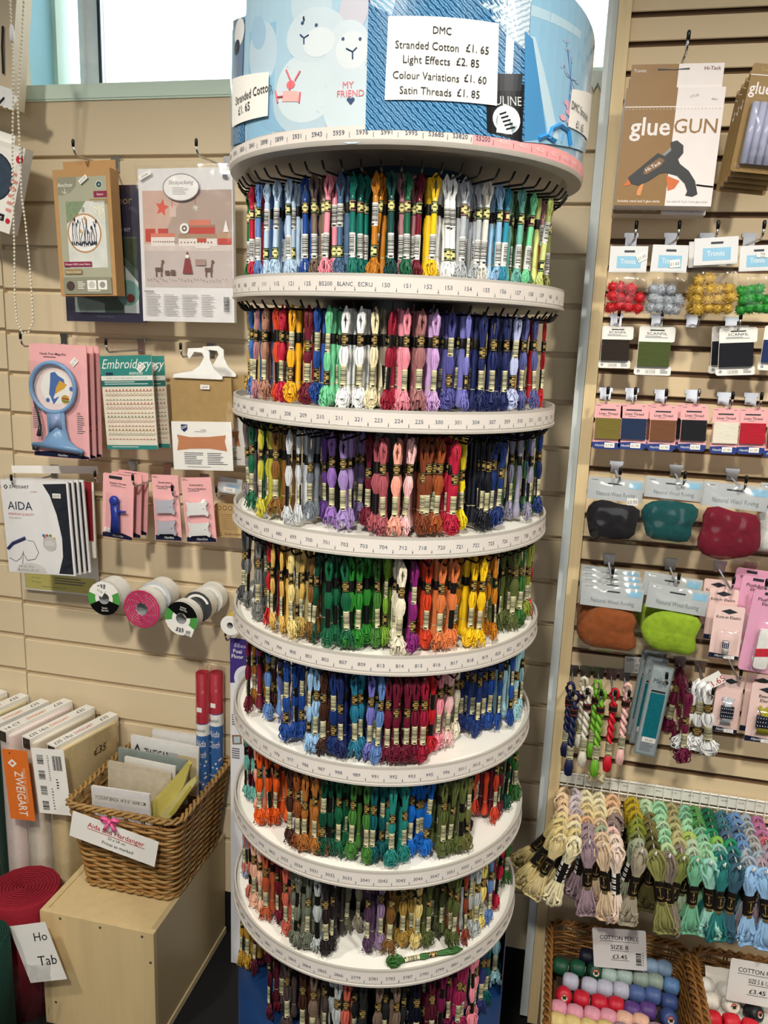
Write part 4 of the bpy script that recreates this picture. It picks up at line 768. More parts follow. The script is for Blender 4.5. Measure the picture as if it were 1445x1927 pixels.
p.line([(.02, .74), (.1, .68), (.3, .615)], .0044, M('#2b2f6b', .4)); p.line([(.03, .84), (.12, .88), (.2, .84), (.24, .78), (.3, .86), (.42, .84), (.48, .77), (.42, .65), (.33, .64)], .0006, INK); p.line([(.22, .9), (.25, .76)], .0006, GREYTXT)
FC = [M(c, .5) for c in ('#3f7fb5', '#c9533c', '#59964a', '#d99b3a', '#b34a3a', '#3c8f9b')]
for k in range(6): p.disc(.58 + .05*(k % 4) + .02*(k//4), .58 + .03*(k//3), .022, FC[k])
p.disc(.66, .665, .1, M('#c9c7c4', .5)); p.lines(.59, .64, .74, .69, 3, PAPER); p.shape([(.12, .985), (.14, .94), (.2, .905), (.3, .885), (.4, .885), (.5, .905), (.56, .94), (.58, .985)], M('#dcdad6', .5)); p.text('5.4 / cm - 14 ct.', .16, .935, .021, INK, al='l', maxw=p.w*.27); p.text('48 x 53 cm - 19" x 21"', .14, .975, .021, INK, al='l', maxw=p.w*.33)
p.sticker(.83, .15, .12, .05, '£6.95', 0); p.done(); film(p, -.015, -.05, 1.0, 1.005)
for i in range(3): dup(p.root, f"white and dark navy cloth pack, {['second', 'third', 'last'][i]} of four counted from the front", shift=(.004*(i + 1), .014*(i + 1), -.001*i))
m = Pack('header_card', 'plain white header card showing above the navy cloth packs', 'card', (21, 876), (184, 897), (24, 890), -.07, LW); m.slab('card', 0, 0, 1, 1.0, .001, PAPER)
p = Pack('red_fabric_pack', 'dark red cloth pack behind the navy cloth packs', 'fabric pack', (106, 902), (172, 908), (112, 1012), -.075, LW); p.slab('card', 0, 0, 1.03, 1.3, .002, PAPER, .003); p.slab('folded_fabric', 0, 0, .98, 1, .003, M('#8e1626', .7, .05, 80))
p = Pack('info_sheet', 'white and yellow printed sheet on the slat wall below the navy cloth packs', 'sheet', (30, 905), (176, 910), (40, 1108), -.012, LW)
p.slab('sheet', 0, 0, 1, 1, .001, PAPER); p.rect(.02, .84, .96, .985, M('#d8cf7a', .6, .06)); p.text('161 Nadel', .12, .885, .016, GREYTXT, al='l'); p.text('181 Nadel', .12, .925, .016, GREYTXT, al='l'); p.lines(.42, .86, .92, .93, 3, GREYTXT, 3); p.lines(.25, .955, .75, .965, 1, GREYTXT); p.done()

# bobbin winder and thread bobbin packs
hook(250, 870, -.165, 'chrome hook holding the pink bobbin winder packs')
BLU = M('#22389a', .3)
p = Pack('bobbin_winder_pack', 'pink pack with a royal blue bobbin winder, foremost of three', 'bobbin winder pack', (194, 889), (252, 898), (194, 1009), -.15, 'pink bobbin winder packs')
pinkcard(p, .09); p.slab('hang_slot', .2, .03, .62, .075, .0004, DKB, -.0008); p.text('Bobbin Winder', .5, .155, .032, INK, bold=.006, maxw=p.w*.55); p.lines(.25, .17, .78, .2, 2, GREYTXT)
m = MB(); m.ball((p.X(.45), -.010, p.Z(.40)), p.w*.16, BLU, 14, (1, .6, 1)); m.prism(p.P([(.34, .42), (.56, .40), (.6, .66), (.62, .90), (.36, .90), (.38, .66)]), -.013, -.003, BLU); m.tube([(p.X(.55), -.009, p.Z(.565)), (p.X(.82), -.010, p.Z(.545))], [.0036, .0024], 8, BLU); m.build('bobbin_winder', p.root, True)
p.sticker(.2, .88, .24, .06, '£3.25', -.2); p.done(); film(p, .2, .28, .88, .92, .012, -.018, 'blister')
dup(p.root, 'pink bobbin winder pack second from the front', shift=(.003, .03, -.001)); dup(p.root, 'pink bobbin winder pack at the back, nearest the wall', shift=(.004, .058, -.001))
for (TL, TR, BL, hk, col, cname) in (((285, 893), (335, 895), (294, 1016), (316, 876), '#b9b9c4', 'grey'), ((340, 899), (397, 901), (357, 1020), (385, 894), '#e5e6e4', 'white')):
    hook(hk[0], hk[1], -.165, f'chrome hook holding the pack of {cname} thread bobbins')
    p = Pack('thread_bobbin_pack', f'pink pack with two {cname} plastic thread bobbins', 'bobbin pack', TL, TR, BL, -.14, 'pink thread bobbin packs'); pinkcard(p, .1)
    p.text('Embroidery', .5, .13, .034, INK, bold=.006, maxw=p.w*.55); p.text('Thread Bobbins', .5, .19, .034, INK, bold=.006, maxw=p.w*.78); p.lines(.2, .2, .78, .225, 1, GREYTXT); p.lines(.03, .02, .25, .05, 2, GREYTXT)
    bm = M(col, .3, .03)
    for v in (.36, .68):
        m = MB(); m.prism(p.P([(.14, v), (.24, v + .02), (.74, v + .005), (.84, v - .01), (.86, v + .03), (.80, v + .07), (.81, v + .13), (.88, v + .19), (.84, v + .23), (.74, v + .2), (.26, v + .21), (.17, v + .235), (.13, v + .18), (.19, v + .13), (.18, v + .07)]), -.010, -.004, bm); m.ell(p.X(.72), p.Z(v + .11), .0013, .0013, -.0103, DKB, 10); m.build('bobbin', p.root)
    p.sticker(.4 if cname == 'grey' else .3, .80, .3, .08, '£1.75', -.05); p.done(); film(p, .08, .33, .92, .92, .01, -.014, 'blister')
hook(440, 905, -.10, 'chrome hook beside the stand holding a small clear packet')
p = Pack('small_clear_packet', 'small pale clear packet half hidden by the left side of the stand', 'packet', (411, 896), (456, 905), (410, 925), -.09, LW); p.slab('card', 0, 0, 1, 1, .003, M('#c6ccd0', .4)); p.sticker(.5, .75, .5, .3, '£2.45'); p.rect(.35, .4, .9, .62, M('#9db6cf', .4)); p.done(); film(p, -.05, -.05, 1.05, 1.1)
p = Pack('wooden_thread_board', 'small wooden board with punched holes beside the stand on the left wall', 'thread board', (404, 947), (460, 944), (402, 1010), -.07, LW)
m = MB(); WB = M('#cdae79', .6, .08, 60, stretch=(1, 1, 6)); m.prism(rrect(0, -p.h, p.w, 0, .004), 0, .004, WB); m.build('board', p.root)
for i in range(3): p.disc(.15 + .18*i, .13, .07, M('#8a6a3f', .6)); p.disc(.15 + .18*i, .13, .045, M('#d9bd8a', .6))
for i in range(9):
    for j in range(9): p.A.ell(p.X(.24 + i*.06), p.Z(.32 + j*.055), .0009, .0009, p.y(), M('#4d3a22', .8), 6)
p.text('Embroidery', .6, .93, .085, M('#6d5230', .7), maxw=p.w*.6); p.ring(.15, .9, .05, .0004, M('#6d5230', .7)); p.done()

# ribbon reels
def reel(px, py, rpx, Y0, depth, face, wrap, label, kind=0, rot=0.0):
    c = at(px, py, Y0); R = (at(px + rpx, py, Y0) - c).length; o = thing('ribbon_reel', label, 'ribbon reel', c, (0, 0, 0), 'ribbon reels on the wall hooks')
    m = MB(); m.lathe([(R, 0), (R, .0015), (R*.28, .0015)], 36, FILM, axis='y'); m.lathe([(R*.28, 0), (R, 0)], 36, FILM, axis='y'); m.build('flange', o); m = MB(); m.lathe([(R, depth), (R, depth - .0015), (R*.28, depth - .0015)], 36, FILM, axis='y'); m.build('flange', o)
    m = MB(); m.lathe([(R*.28, -.0002), (R*.28, depth)], 24, M('#a9acb0', .35, .05), axis='y'); m.build('core', o, True)
    m = MB(); m.lathe([(R*.30, .002), (R*.86, .002), (R*.88, .005), (R*.88, depth - .003), (R*.3, depth - .003)], 40, wrap, axis='y'); m.build('ribbon', o)
    m = MB(); ca = lambda a, q: (q*R*cos(a + rot), q*R*sin(a + rot))
    def sector(a0, a1, r0, r1, mat, y): m.add([(x, y, z) for k in range(19) for q in (r0, r1) for x, z in [ca(radians(a0 + (a1 - a0)*k/18), q)]], [(2*k, 2*k + 1, 2*k + 3, 2*k + 2) for k in range(18)], mat)
    if kind == 0:
        sector(0, 360, .29, .9, PAPER, -.0006); sector(195, 330, .30, .9, BLACK, -.0010); sector(150, 195, .5, .9, M('#4d9a48', .5), -.0012); sector(330, 375, .5, .9, M('#4d9a48', .5), -.0012)
        a = radians(262) + rot; x, z = .6*R*cos(a), .6*R*sin(a); m.text('Stitch', x, z + .002, -.0016, .0048, PAPER, rot=a + pi/2 if rot > -2 else a - pi/2); m.text('Garden', x, z - .004, -.0016, .0045, PAPER, rot=a + pi/2 if rot > -2 else a - pi/2)
        for k in range(3): sector(70 + k*14, 80 + k*14, .5, .75, GREYTXT, -.0010)
    elif kind == 1:
        for k in range(5): sector(0, 360, .32 + k*.13, .42 + k*.13, face, -.0008)
        for k in range(46): a = radians(k*360/46); q = .34 + .52*(k % 5)/5; m.ell(*ca(a, q), .0016, .0016, -.0011, M('#d98a9a', .5), 6)
    else:
        sector(0, 360, .29, .9, face, -.0006); sector(20, 150, .6, .75, PAPER, -.001)
    m.build('face_label', o); return o
WR = M('#ecebe6', .7, .04, 120); MAG = M('#c02a5e', .55, .08, 200)
for hx_, hy_, n in ((232, 1104, 'left'), (310, 1110, 'middle'), (386, 1106, 'right')): hook(hx_, hy_, -.10, f'chrome hook inside the {n} ribbon reels', cap=CHROME)
o = reel(196, 1126, 33, -.155, .056, PAPER, WR, 'white ribbon reel with a green and black face label, leftmost on the wall', 0, .2)
m = MB(); m.prism([(-.022, .012), (-.012, .030), (.006, .02), (-.004, .003)], -.003, -.0025, PAPER); m.text('£3.30', -.010, .016, -.0034, .005, INK, rot=.9*-.55); m.build('price_sticker', o)
reel(267, 1146, 36, -.155, .040, M('#c02a5e', .5), WR, 'white ribbon reel with a raspberry pink spiral face, front middle', 1)
reel(291, 1126, 33, -.10, .05, M('#c3c8d2', .5), WR, 'white ribbon reel behind the raspberry pink one', 2)
o = reel(341, 1164, 34, -.155, .034, PAPER, WR, 'white ribbon reel with an upright green and black label, front right', 0, pi - .1)
m = MB(); m.prism([(.004, -.036), (.010, -.022), (.032, -.028), (.026, -.042)], -.003, -.0025, PAPER); m.barcode(.012, -.034, .024, -.027, -.0032, 4); m.text('£3.90', .016, -.0385, -.0033, .0042, INK, rot=-.25); m.build('price_sticker', o)
reel(371, 1142, 31, -.108, .034, M('#3a3c40', .4), WR, 'white ribbon reel with a dark grey face just behind the front right one', 2)
reel(392, 1128, 30, -.062, .034, M('#d9d8d2', .5), WR, 'plain white ribbon reel nearest the wall on the right hook', 2)
o = reel(433, 1177, 20, -.14, .05, PAPER, M('#d6b63c', .5, .08, 80), 'small white reel wound with yellow, touching the left side of the stand', 2)

hook(452, 1166, -.09, 'chrome hook holding the small white and yellow reel beside the stand', cap=CHROME)
# beaded blind chain and lace trimmed shelf end at the top left
BEAD = M('#e6dfcb', .4, .05)
o = None
m = MB(); pts = [(18, -20), (20, 40), (24, 100), (25, 160), (24, 230), (23, 300), (25, 380), (27, 460), (28, 560), (32, 605), (42, 627), (54, 625), (62, 606), (61, 570), (56, 500), (48, 420), (41, 370), (36, 250), (33, 190), (38, 120), (42, 60), (46, -20)]
W3 = [at(x, y, -.175) for x, y in pts]; acc = 0; prev = W3[0]; path = []
for a, b in zip(W3, W3[1:]):
    d = (b - a).length; n = max(1, round(d/.0078))
    for k in range(n): path.append(a + (b - a)*k/n)
for q in path: m.ball(q, .0029, BEAD, 6)
m.tube(path, .0005, 4, BEAD); o = m.build('blind_chain', None, True); tag(o, 'long looped cream bead chain of a blind hanging at the top left', 'blind chain')
p = Pack('lace_shelf_end', 'beige board edged with white lace at the top left corner', 'shelf', (-120, -40), (33, -10), (-120, 160), -.10, None)
p.slab('board', 0, 0, .99, 1.10, .05, BEIGE_PLAIN); m = MB(); LACE = M('#f2f3f2', .7, .05, 200)
for i in range(14):
    u = .1 + i*.07; m.ell(p.X(u), p.Z(.94 + .14*u), .010, .010, -.002 - .0006*(i % 2), LACE, 12); m.ell(p.X(u + .03), p.Z(.88 + .14*u), .011, .009, -.003 - .0006*(i % 2), LACE, 12)
V = [(p.X(.05), -.0015, p.Z(.80)), (p.X(1.0), -.0015, p.Z(.93)), (p.X(1.04), -.0015, p.Z(1.04)), (p.X(.05), -.0015, p.Z(.92))]; m.add(V, [(0, 1, 2, 3)], LACE); m.build('lace_trim', p.root)
m = MB(); m.tube([(p.X(.86), -.004, p.Z(.36)), (p.X(.875), -.006, p.Z(.55)), (p.X(.9), -.004, p.Z(.8))], .0022, 6, BLACK); m.tube([(p.X(.7), -.004, p.Z(1.12)), (p.X(.86), -.004, p.Z(1.10)), (p.X(.93), -.004, p.Z(1.02))], .002, 6, BLACK); m.build('cable', p.root)
m = MB(); m.lathe([(.003, .014), (.005, .004), (.005, -.012), (.002, -.016)], 10, WHITE); o = m.build('chain_weight', None, True); o.location = at(22, 62, -.185); tag(o, 'small white cord weight on the blind chain', 'cord weight')
# lace lying over the sill right of the header
p = Pack('lace_edging', 'white zigzag lace edging hanging on the sill right of the header', 'lace', (1108, 134), (1158, 134), (1108, 170), -.012, None)
m = MB(); m.prism(p.P([(0, 0), (1, 0), (1, .6), (.93, .95), (.82, .6), (.72, .98), (.6, .6), (.48, .98), (.36, .6), (.22, 1.0), (.1, .6), (0, .8)]), 0, .002, M('#d3d6cd', .7, .12, 260, bump=.4)); m.build('lace', p.root)
# white cable down the slat wall
m = MB(); m.tube([at(x, y, -.006) for x, y in ((1152, 178), (1143, 195), (1138, 270), (1133, 400), (1122, 470), (1111, 580), (1106, 640), (1098, 690), (1094, 720), (1090, 760), (1089, 800))], .0016, 6, M('#d9dad8', .4)); o = m.build('white_cable', None, True); tag(o, 'thin white cable hanging down the slat wall left of the pine post', 'cable')

# ---------------------------------------------------------------- pine chest, basket and cloth bolts at the lower left
BX0, BX1, BY0, BY1, BZ = -1.068, -.785, -.386, -.006, Z0 - 1.685
o = thing('wooden_chest', 'plain pale birch box chest standing on the dark floor under the wicker basket', 'chest', ((BX0 + BX1)/2, (BY0 + BY1)/2, 0))
cx, cy = (BX0 + BX1)/2, (BY0 + BY1)/2; hw, hd = (BX1 - BX0)/2, (BY1 - BY0)/2
EDGE = M('#dcc79c', .45, .05, 30)
MB().box(-hw + .014, hw - .014, -hd + .014, hd, BZ - .018, BZ - .003, BIRCH).build('top_panel', o)
MB().box(-hw, hw, -hd, -hd + .0138, .004, BZ, BIRCH).build('front_panel', o)
MB().box(-hw, -hw + .0138, -hd + .014, hd, .004, BZ, BIRCH).build('side_panel', o)
MB().box(hw - .0138, hw, -hd + .014, hd, .022, BZ, M('#b9a57e', .4, .06, 20)).build('side_panel', o); MB().box(hw - .016, hw + .003, -hd + .014, hd, .003, .021, EDGE).build('bottom_rail', o)  # right side in darker birch: its shade is put into the colour
for px, py in ((113, 1729), (188, 1746), (267, 1763), (88, 1753), (283, 1812), (98, 1814), (105, 1886)):
    q = at(px, py, BY0 - .0005); m = MB(); m.lathe([(0, 0), (.0022, -.0004), (.0032, .0), (.0036, .001)], 10, M('#4b4438', .5), (q.x - cx, -hd - .0004, q.z), 'y'); m.build('screw', o, True)
def wicker_basket(label, x0, x1, y0, y1, z0, z1, flare, row, sr, stake, group, ramp=.003, mat=WICKER, dark=WICKER_DARK, tilt=0):
    o = thing('wicker_basket', label, 'basket', ((x0 + x1)/2, (y0 + y1)/2, z0), (tilt, 0, 0), group); W2, D2, H = (x1 - x0)/2, (y1 - y0)/2, z1 - z0; rc = .028
    def per(s, t, off):                        # point on the rounded outline, s in metres from the front left corner
        a, b = W2 - flare*(1 - t) + off, D2 - flare*(1 - t) + off; r = rc + off
        segs = [(2*(a - r), 'f'), (pi/2*r, 'c1'), (2*(b - r), 'r'), (pi/2*r, 'c2'), (2*(a - r), 'b'), (pi/2*r, 'c3'), (2*(b - r), 'l'), (pi/2*r, 'c4')]
        tot = sum(q for q, _ in segs); s = (s % 1.0)*tot
        for ln, k in segs:
            if s <= ln: break
            s -= ln
        e = s/max(r, 1e-6)
        return {'f': (-a + r + s, -b), 'c1': (a - r + r*sin(e), -b + r - r*cos(e)), 'r': (a, -b + r + s), 'c2': (a - r + r*cos(e), b - r + r*sin(e)), 'b': (a - r - s, b), 'c3': (-a + r - r*sin(e), b - r + r*cos(e)), 'l': (-a, b - r - s), 'c4': (-a + r - r*cos(e), -b + r - r*sin(e))}[k]
    P = 2*(2*W2 + 2*D2); ns = int(P/2/stake)//2*2; NP = ns*4; rows = int((H - .022)/row); m = MB()
    for i in range(rows):
        t = (.010 + i*row)/H; path = []
        for k in range(NP):
            s = k/NP; w = ramp*cos(2*pi*s*ns/2 + i*pi); x, y = per(s, t, w); path.append((x, y, t*H + .0006*sin(k*.9 + i)))
        m.tube(path, sr, 6, mat if i % 3 else M('#9a6c36', .5, .22, 30), True)
    m.build('woven_wall', o, True)
    m = MB()
    for k in range(ns):
        for d in (-.0016, .0016):
            s = (k + .0)/ns + d/(P/2)*1.0
            m.tube([(*per(s, t, 0), t*H) for t in (0.02, .35, .7, .97)], sr*.62, 5, dark)
    m.build('stake', o, True, kind='stuff')
    for nm, t, n3, amp in (('braided_rim', 1.0, 3, .006), ('base_braid', .035, 2, .004)):
        m = MB()
        for q in range(n3):
            path = []; T = int(P/2/.03)
            for k in range(NP):
                s = k/NP; a = 2*pi*(s*T + q/n3); x, y = per(s, t, amp*cos(a)); path.append((x, y, t*H - .004 + amp*.9*sin(a)))
            m.tube(path, sr*1.05, 6, mat, True)
        m.build(nm, o, True)
    m = MB(); m.box(-W2 + flare + .004, W2 - flare - .004, -D2 + flare + .004, D2 - flare - .004, .003, .008, dark); m.build('base', o)
    return o
wicker_basket('honey brown wicker basket of cloth packs standing on the birch chest', -1.050, -.764, -.305, -.008, BZ + .004, Z0 - 1.458, .026, .0078, .0034, .021, 'wicker baskets')
# packs standing in the basket, back to front
BG = 'cloth packs in the wicker basket'
def bpack(label, TL, TR, BL, Y, col, art=None, var=.05, name='fabric_pack', t=.006):
    p = Pack(name, label, 'fabric pack', TL, TR, BL, Y, BG); p.slab('card' if name != 'cloth' else 'cloth', 0, 0, 1, 1, t, M(col, .6, var, 60), 0, .002)
    if art: art(p)
    p.done(); film(p, -.03, -.09, 1.03, .98, .004, -.004); return p
def a_zw(p): p.shape([(.05, .3), (.10, .14), (.15, .3), (.10, .46)], INK); p.up(); p.shape([(.075, .3), (.10, .22), (.125, .3), (.10, .38)], PAPER); p.text('ZWEIGART', .2, .40, .2, INK, al='l', bold=.006, maxw=p.w*.42); p.text('precut', .45, .58, .12, M('#c98f7a', .5), al='l'); p.rect(.64, .22, .97, 1.0, M('#dcc797', .7)); p.shape([(.56, .2), (.70, .2), (.66, .6), (.62, .6)], M('#c5c7cd', .5))
def a_binca(p):
    p.rect(.03, .18, .97, .42, PAPER); p.text('7 COUNT BINCA  14"X16"  36X40 CM', .5, .36, .11, INK, maxw=p.w*.86, bold=.006); g = M('#c3c2c8', .6)
    for i in range(27): u = .02 + i*.037; p.line([(u, .46), (u, .99)], .00025, g)
    for i in range(9): v = .48 + i*.06; p.line([(.01, v), (.99, v)], .00025, g)
    p.rect(.72, .76, .86, .95, PAPER); p.text('£1.80', .79, .9, .08, GREYTXT, maxw=p.w*.1)
bpack('clear pack with a white hanging card at the very back of the wicker basket', (286, 1372), (374, 1384), (287, 1455), -.050, '#e3e2e0')
bpack('white and cream cloth pack with a diamond logo, in the back half of the basket', (246, 1383), (374, 1408), (247, 1475), -.080, '#efeeec', a_zw)
bpack('grey green folded cloth pack in front of the diamond logo pack', (222, 1407), (352, 1436), (225, 1490), -.115, '#8d9997')
bpack('white card pack lying tilted in the middle of the basket', (234, 1424), (330, 1444), (234, 1490), -.150, '#f0efec', lambda p: p.text('14 CT AIDA', .5, .32, .1, INK, maxw=p.w*.4))
bpack('clear pack of crumpled oatmeal cloth behind the graph squared pack', (203, 1432), (322, 1452), (200, 1520), -.185, '#cfc4ae', None, .14)
bpack('white graph squared pack at the front left of the wicker basket', (171, 1479), (280, 1486), (170, 1540), -.238, '#e9e8ea', a_binca)
o = thing('yellow_cloth_pack', 'clear pack of pale yellow folded cloth at the front right of the basket', 'fabric pack', at(300, 1500, -.215), (0, 0, 0), BG); oc = Vector(o.location)
def rq(px, py, Y): v = at(px, py, Y) - oc; return (v.x, v.z)
YEL = M('#d5c96a', .7, .06, 50); YEL2 = M('#c3b850', .7, .06, 50)
m = MB(); m.prism([rq(*a, -.215) for a in ((268, 1528), (338, 1452), (352, 1434), (358, 1440), (345, 1480), (302, 1540), (280, 1540))], 0, .010, YEL); m.build('folded_cloth', o)
m = MB(); m.prism([rq(*a, -.222) for a in ((300, 1535), (352, 1474), (368, 1462), (370, 1470), (330, 1530), (312, 1546))], -.007, .003, M('#ddd38a', .7)); m.prism([rq(*a, -.222) for a in ((318, 1532), (358, 1478), (362, 1482), (326, 1534))], -.0085, -.007, YEL2); m.build('folded_cloth', o)
m = MB(); V = [(*rq(a, b, -.222)[:1], -.010, rq(a, b, -.222)[1]) for a, b in ((262, 1530), (350, 1428), (392, 1470), (320, 1545))]; m.add(V, [(0, 1, 2, 3)], FILM); m.build('clear_sleeve', o)
# two rolls standing in the back corner
for i, (px, Y, pz, lab) in enumerate(((388, -.050, 1266, 'red rolled cloth with blue label in a clear tube, left one of two'), (414, -.034, 1266, 'red rolled cloth with blue label in a clear tube, right one beside the stand'))):
    t = at(px, pz, Y); b = at(px, 1420, Y); R = .0165; H = t.z - BZ - .09; o = thing('cloth_roll', lab, 'fabric roll', (t.x - .010, Y, BZ + .09), (0, 0, 0), 'red cloth rolls in the basket')
    m = MB(); m.lathe([(0, 0), (R, 0), (R, H), (R*.7, H + .001), (R*.6, H - .002), (R*.3, H), (0, H)], 24, M('#a5182e', .6, .06, 80)); m.build('cloth', o, True)
    zl = at(px, 1358 - 18*i, Y).z - BZ - .09; m = MB(); m.lathe([(R + .0006, .002), (R + .0006, zl)], 24, M('#2f66a8', .5, .12, 50)); m.lathe([(R + .0009, zl - .033), (R + .0009, zl - .002)], 24, PAPER)
    m.xf = bend(R + .0011, radians(-95)); m.text('essentials', 0, zl - .022, 0, .010, NAVY_INK, maxw=.03); m.text('Aida', 0, zl - .062, 0, .018, PAPER, shear=.2, maxw=.03); m.text('Cloth', 0, zl - .092, 0, .018, PAPER, shear=.2, maxw=.03)
    r = random.Random(i)
    for k in range(30): m.ell(r.uniform(-.02, .02), r.uniform(.005, max(.02, zl - .1)), .003, .003, -.0001, M('#e6e4da', .6), 6)
    m.xf = None; m.build('paper_label', o)
    m = MB(); m.lathe([(R + .002, .02), (R + .002, H + .004), (R*.8, H + .016), (R*1.1, H + .024)], 20, FILM); m.build('clear_tube', o, True)
    q = at(px - 2, 1332 - 8*i, Y); m = MB(); m.xf = bend(R + .0024, radians(-95)); m.prism([(-.007, q.z - BZ - .095), (-.007, q.z - BZ - .083), (.007, q.z - BZ - .083), (.007, q.z - BZ - .095)], 0, .0003, PAPER); m.build('price_sticker', o)
# the sign tied on the basket front
p = Pack('basket_sign', 'white slanting sign with red heading tied to the front of the wicker basket', 'sign', (137, 1526), (299, 1583), (130, 1571), -.326, None)
p.slab('card', 0, 0, 1, 1.02, .0012, PAPER); RED_ = M('#b3202c', .5); p.text('Aida and Hardanger', .52, .40, .2, RED_, bold=.008, maxw=p.w*.66); p.rect(.19, .45, .86, .475, RED_); p.text('50 x 54 cm', .54, .62, .11, INK, bold=.006); p.text('Prices as marked', .56, .85, .13, INK, bold=.006, maxw=p.w*.36); p.done('lettering')
m = MB(); BOW = M('#e8629a', .45, .08, 60); c = at(207, 1546, -.333); o = thing('ribbon_bow', 'small bright pink ribbon bow on the white basket sign', 'bow', c)
for s in (-1, 1):
    m.tube([(0, 0, 0), (s*.012, -.004, .009), (s*.020, -.002, .006), (s*.016, .001, -.003), (0, 0, -.001)], [.003, .005, .005, .005, .003], 7, BOW)
    m.tube([(0, 0, 0), (s*.008, -.003, -.012), (s*.013, -.002, -.021)], [.003, .004, .0045], 6, BOW)
m.ball((0, -.003, 0), .005, BOW, 10); m.build('ribbon', o, True)

# bolts of evenweave cloth standing on the floor behind the chest
def bolt(X, Y, ztop, label, col, wrapcol, text, tcol=INK, D=.195, T=.052, cardcol='#efeeea', logo='ZWEIGART'):
    ang = -.25; o = thing('cloth_bolt', label, 'cloth bolt', (X, Y, 0), (0, 0, ang), 'cloth bolts by the wall'); H = ztop - .012
    m = MB(); out = rrect(-T, 0, 0, D, .018); n = len(out); V = [(x, y, z) for z in (.0, H*.5, H - .004, H) for x, y in out]
    m.add(V, [(r_*n + i, r_*n + (i + 1) % n, (r_ + 1)*n + (i + 1) % n, (r_ + 1)*n + i) for r_ in range(3) for i in range(n)] + [tuple(range(3*n, 4*n))], M(col, .85, .07, 150, bump=.3)); m.build('folded_cloth', o, True)
    for k in range(3): pass
    m = MB(); m.box(-T*.80, -T*.2, -.002, D + .004, H - .02, H + .012, M(cardcol, .55, .03)); m.add([(-T*.74, -.0026, H - .018), (-T*.26, -.0026, H - .018), (-T*.26, -.0026, H + .009), (-T*.74, -.0026, H + .009)], [(0, 1, 2, 3)], M('#3a3128', .7)); m.build('board', o)
    m = MB(); m.xf = lambda q: (-T*.26 - q.z, q.x, H + .0125)
    m.text(text, .004, .004, 0, .013, INK, al='l', maxw=.055, shear=.15); m.text(logo, .066, .005, 0, .011, tcol, al='l', maxw=.06); m.text('£35', .150, .005, 0, .013, INK, al='l', shear=.2, maxw=.035); m.xf = None; m.build('lettering', o)
    m = MB(); out = rrect(-T - .003, -.003, .003, D + .003, .019); n = len(out); r = random.Random(int(-X*1e4)); V = [(x + r.uniform(-.0015, .0015), y + r.uniform(-.0015, .0015), z) for z in (.02, H*.4, H*.8, H + .004) for x, y in out]
    m.add(V, [(r_*n + i, r_*n + (i + 1) % n, (r_ + 1)*n + (i + 1) % n, (r_ + 1)*n + i) for r_ in range(3) for i in range(n)], FILM); m.build('clear_wrap', o, True)
    return o
ORG = M('#d8702a', .5)
zt = Z0 - 1.372
b1 = bolt(-1.118, -.215, zt - .006, 'cream evenweave cloth bolt beside the wicker basket, rightmost of the bolts', '#dcc99c', 0, '£35 19ct', M('#b8323c', .5))
q = MB(); q.xf = lambda v: (.0036, v.x, v.z); q.text('£35', .10, zt - .075, 0, .020, INK, al='l', shear=.2); q.build('handwriting', b1)
bolt(-1.186, -.215, zt + .004, 'white cloth bolt second from the right, behind the barcode card', '#dfd6c6', 0, '£35 14ct', ORG)
bolt(-1.252, -.215, zt + .013, 'pale pink tinged cloth bolt third from the right of the row', '#e5d5cf', 0, '14 CT', ORG)
bolt(-1.322, -.215, zt + .002, 'dark green cloth bolt with an orange card hanging in front', '#163f33', 0, '14 CT', ORG)
bolt(-1.392, -.205, zt + .004, 'pale straw cloth bolt left of the dark green one', '#d6c79c', 0, '14 CT', M('#b8323c', .5))
bolt(-1.458, -.205, zt + .006, 'light beige cloth bolt second from the left edge', '#cdbd97', 0, '16 CT', ORG)
bolt(-1.524, -.205, zt + .004, 'off-white cloth bolt furthest left in the row of bolts', '#ddd6c8', 0, '18 CT', M('#5c6f9c', .5))
p = Pack('barcode_card', 'white card of many small barcodes hanging on the white cloth bolt', 'card', (58, 1407), (117, 1402), (57, 1526), -.245, None); p.slab('card', 0, 0, 1, 1, .001, PAPER)
for k in range(4): p.bars(.14, .10 + k*.235, .34, .24 + k*.235, k, True)
p.bars(.62, .10, .90, .32, 7); p.lines(.46, .1, .52, .5, 12, GREYTXT); p.lines(.66, .45, .74, .62, 4, INK); p.lines(.48, .6, .54, .95, 8, GREYTXT); p.done()
p = Pack('orange_card', 'bright orange card with white lettering hanging on the dark green bolt', 'card', (3, 1409), (48, 1403), (-6, 1534), -.252, None); p.slab('card', 0, 0, 1, 1, .001, M('#e2752d', .5))
p.A.xf = None; p.text('ZWEIGART', .40, .62, .13, PAPER, rot=-pi/2, maxw=p.h*.64, bold=.006); p.shape([(.36, .13), (.54, .19), (.36, .25), (.18, .19)], PAPER); p.up(); p.shape([(.36, .165), (.45, .19), (.36, .215), (.27, .19)], M('#e2752d', .5)); p.disc(.3, .05, .025, INK); p.text('MADE IN GERMANY', .74, .5, .04, M('#f3c9a8', .5), rot=-pi/2, maxw=p.h*.5); p.done()
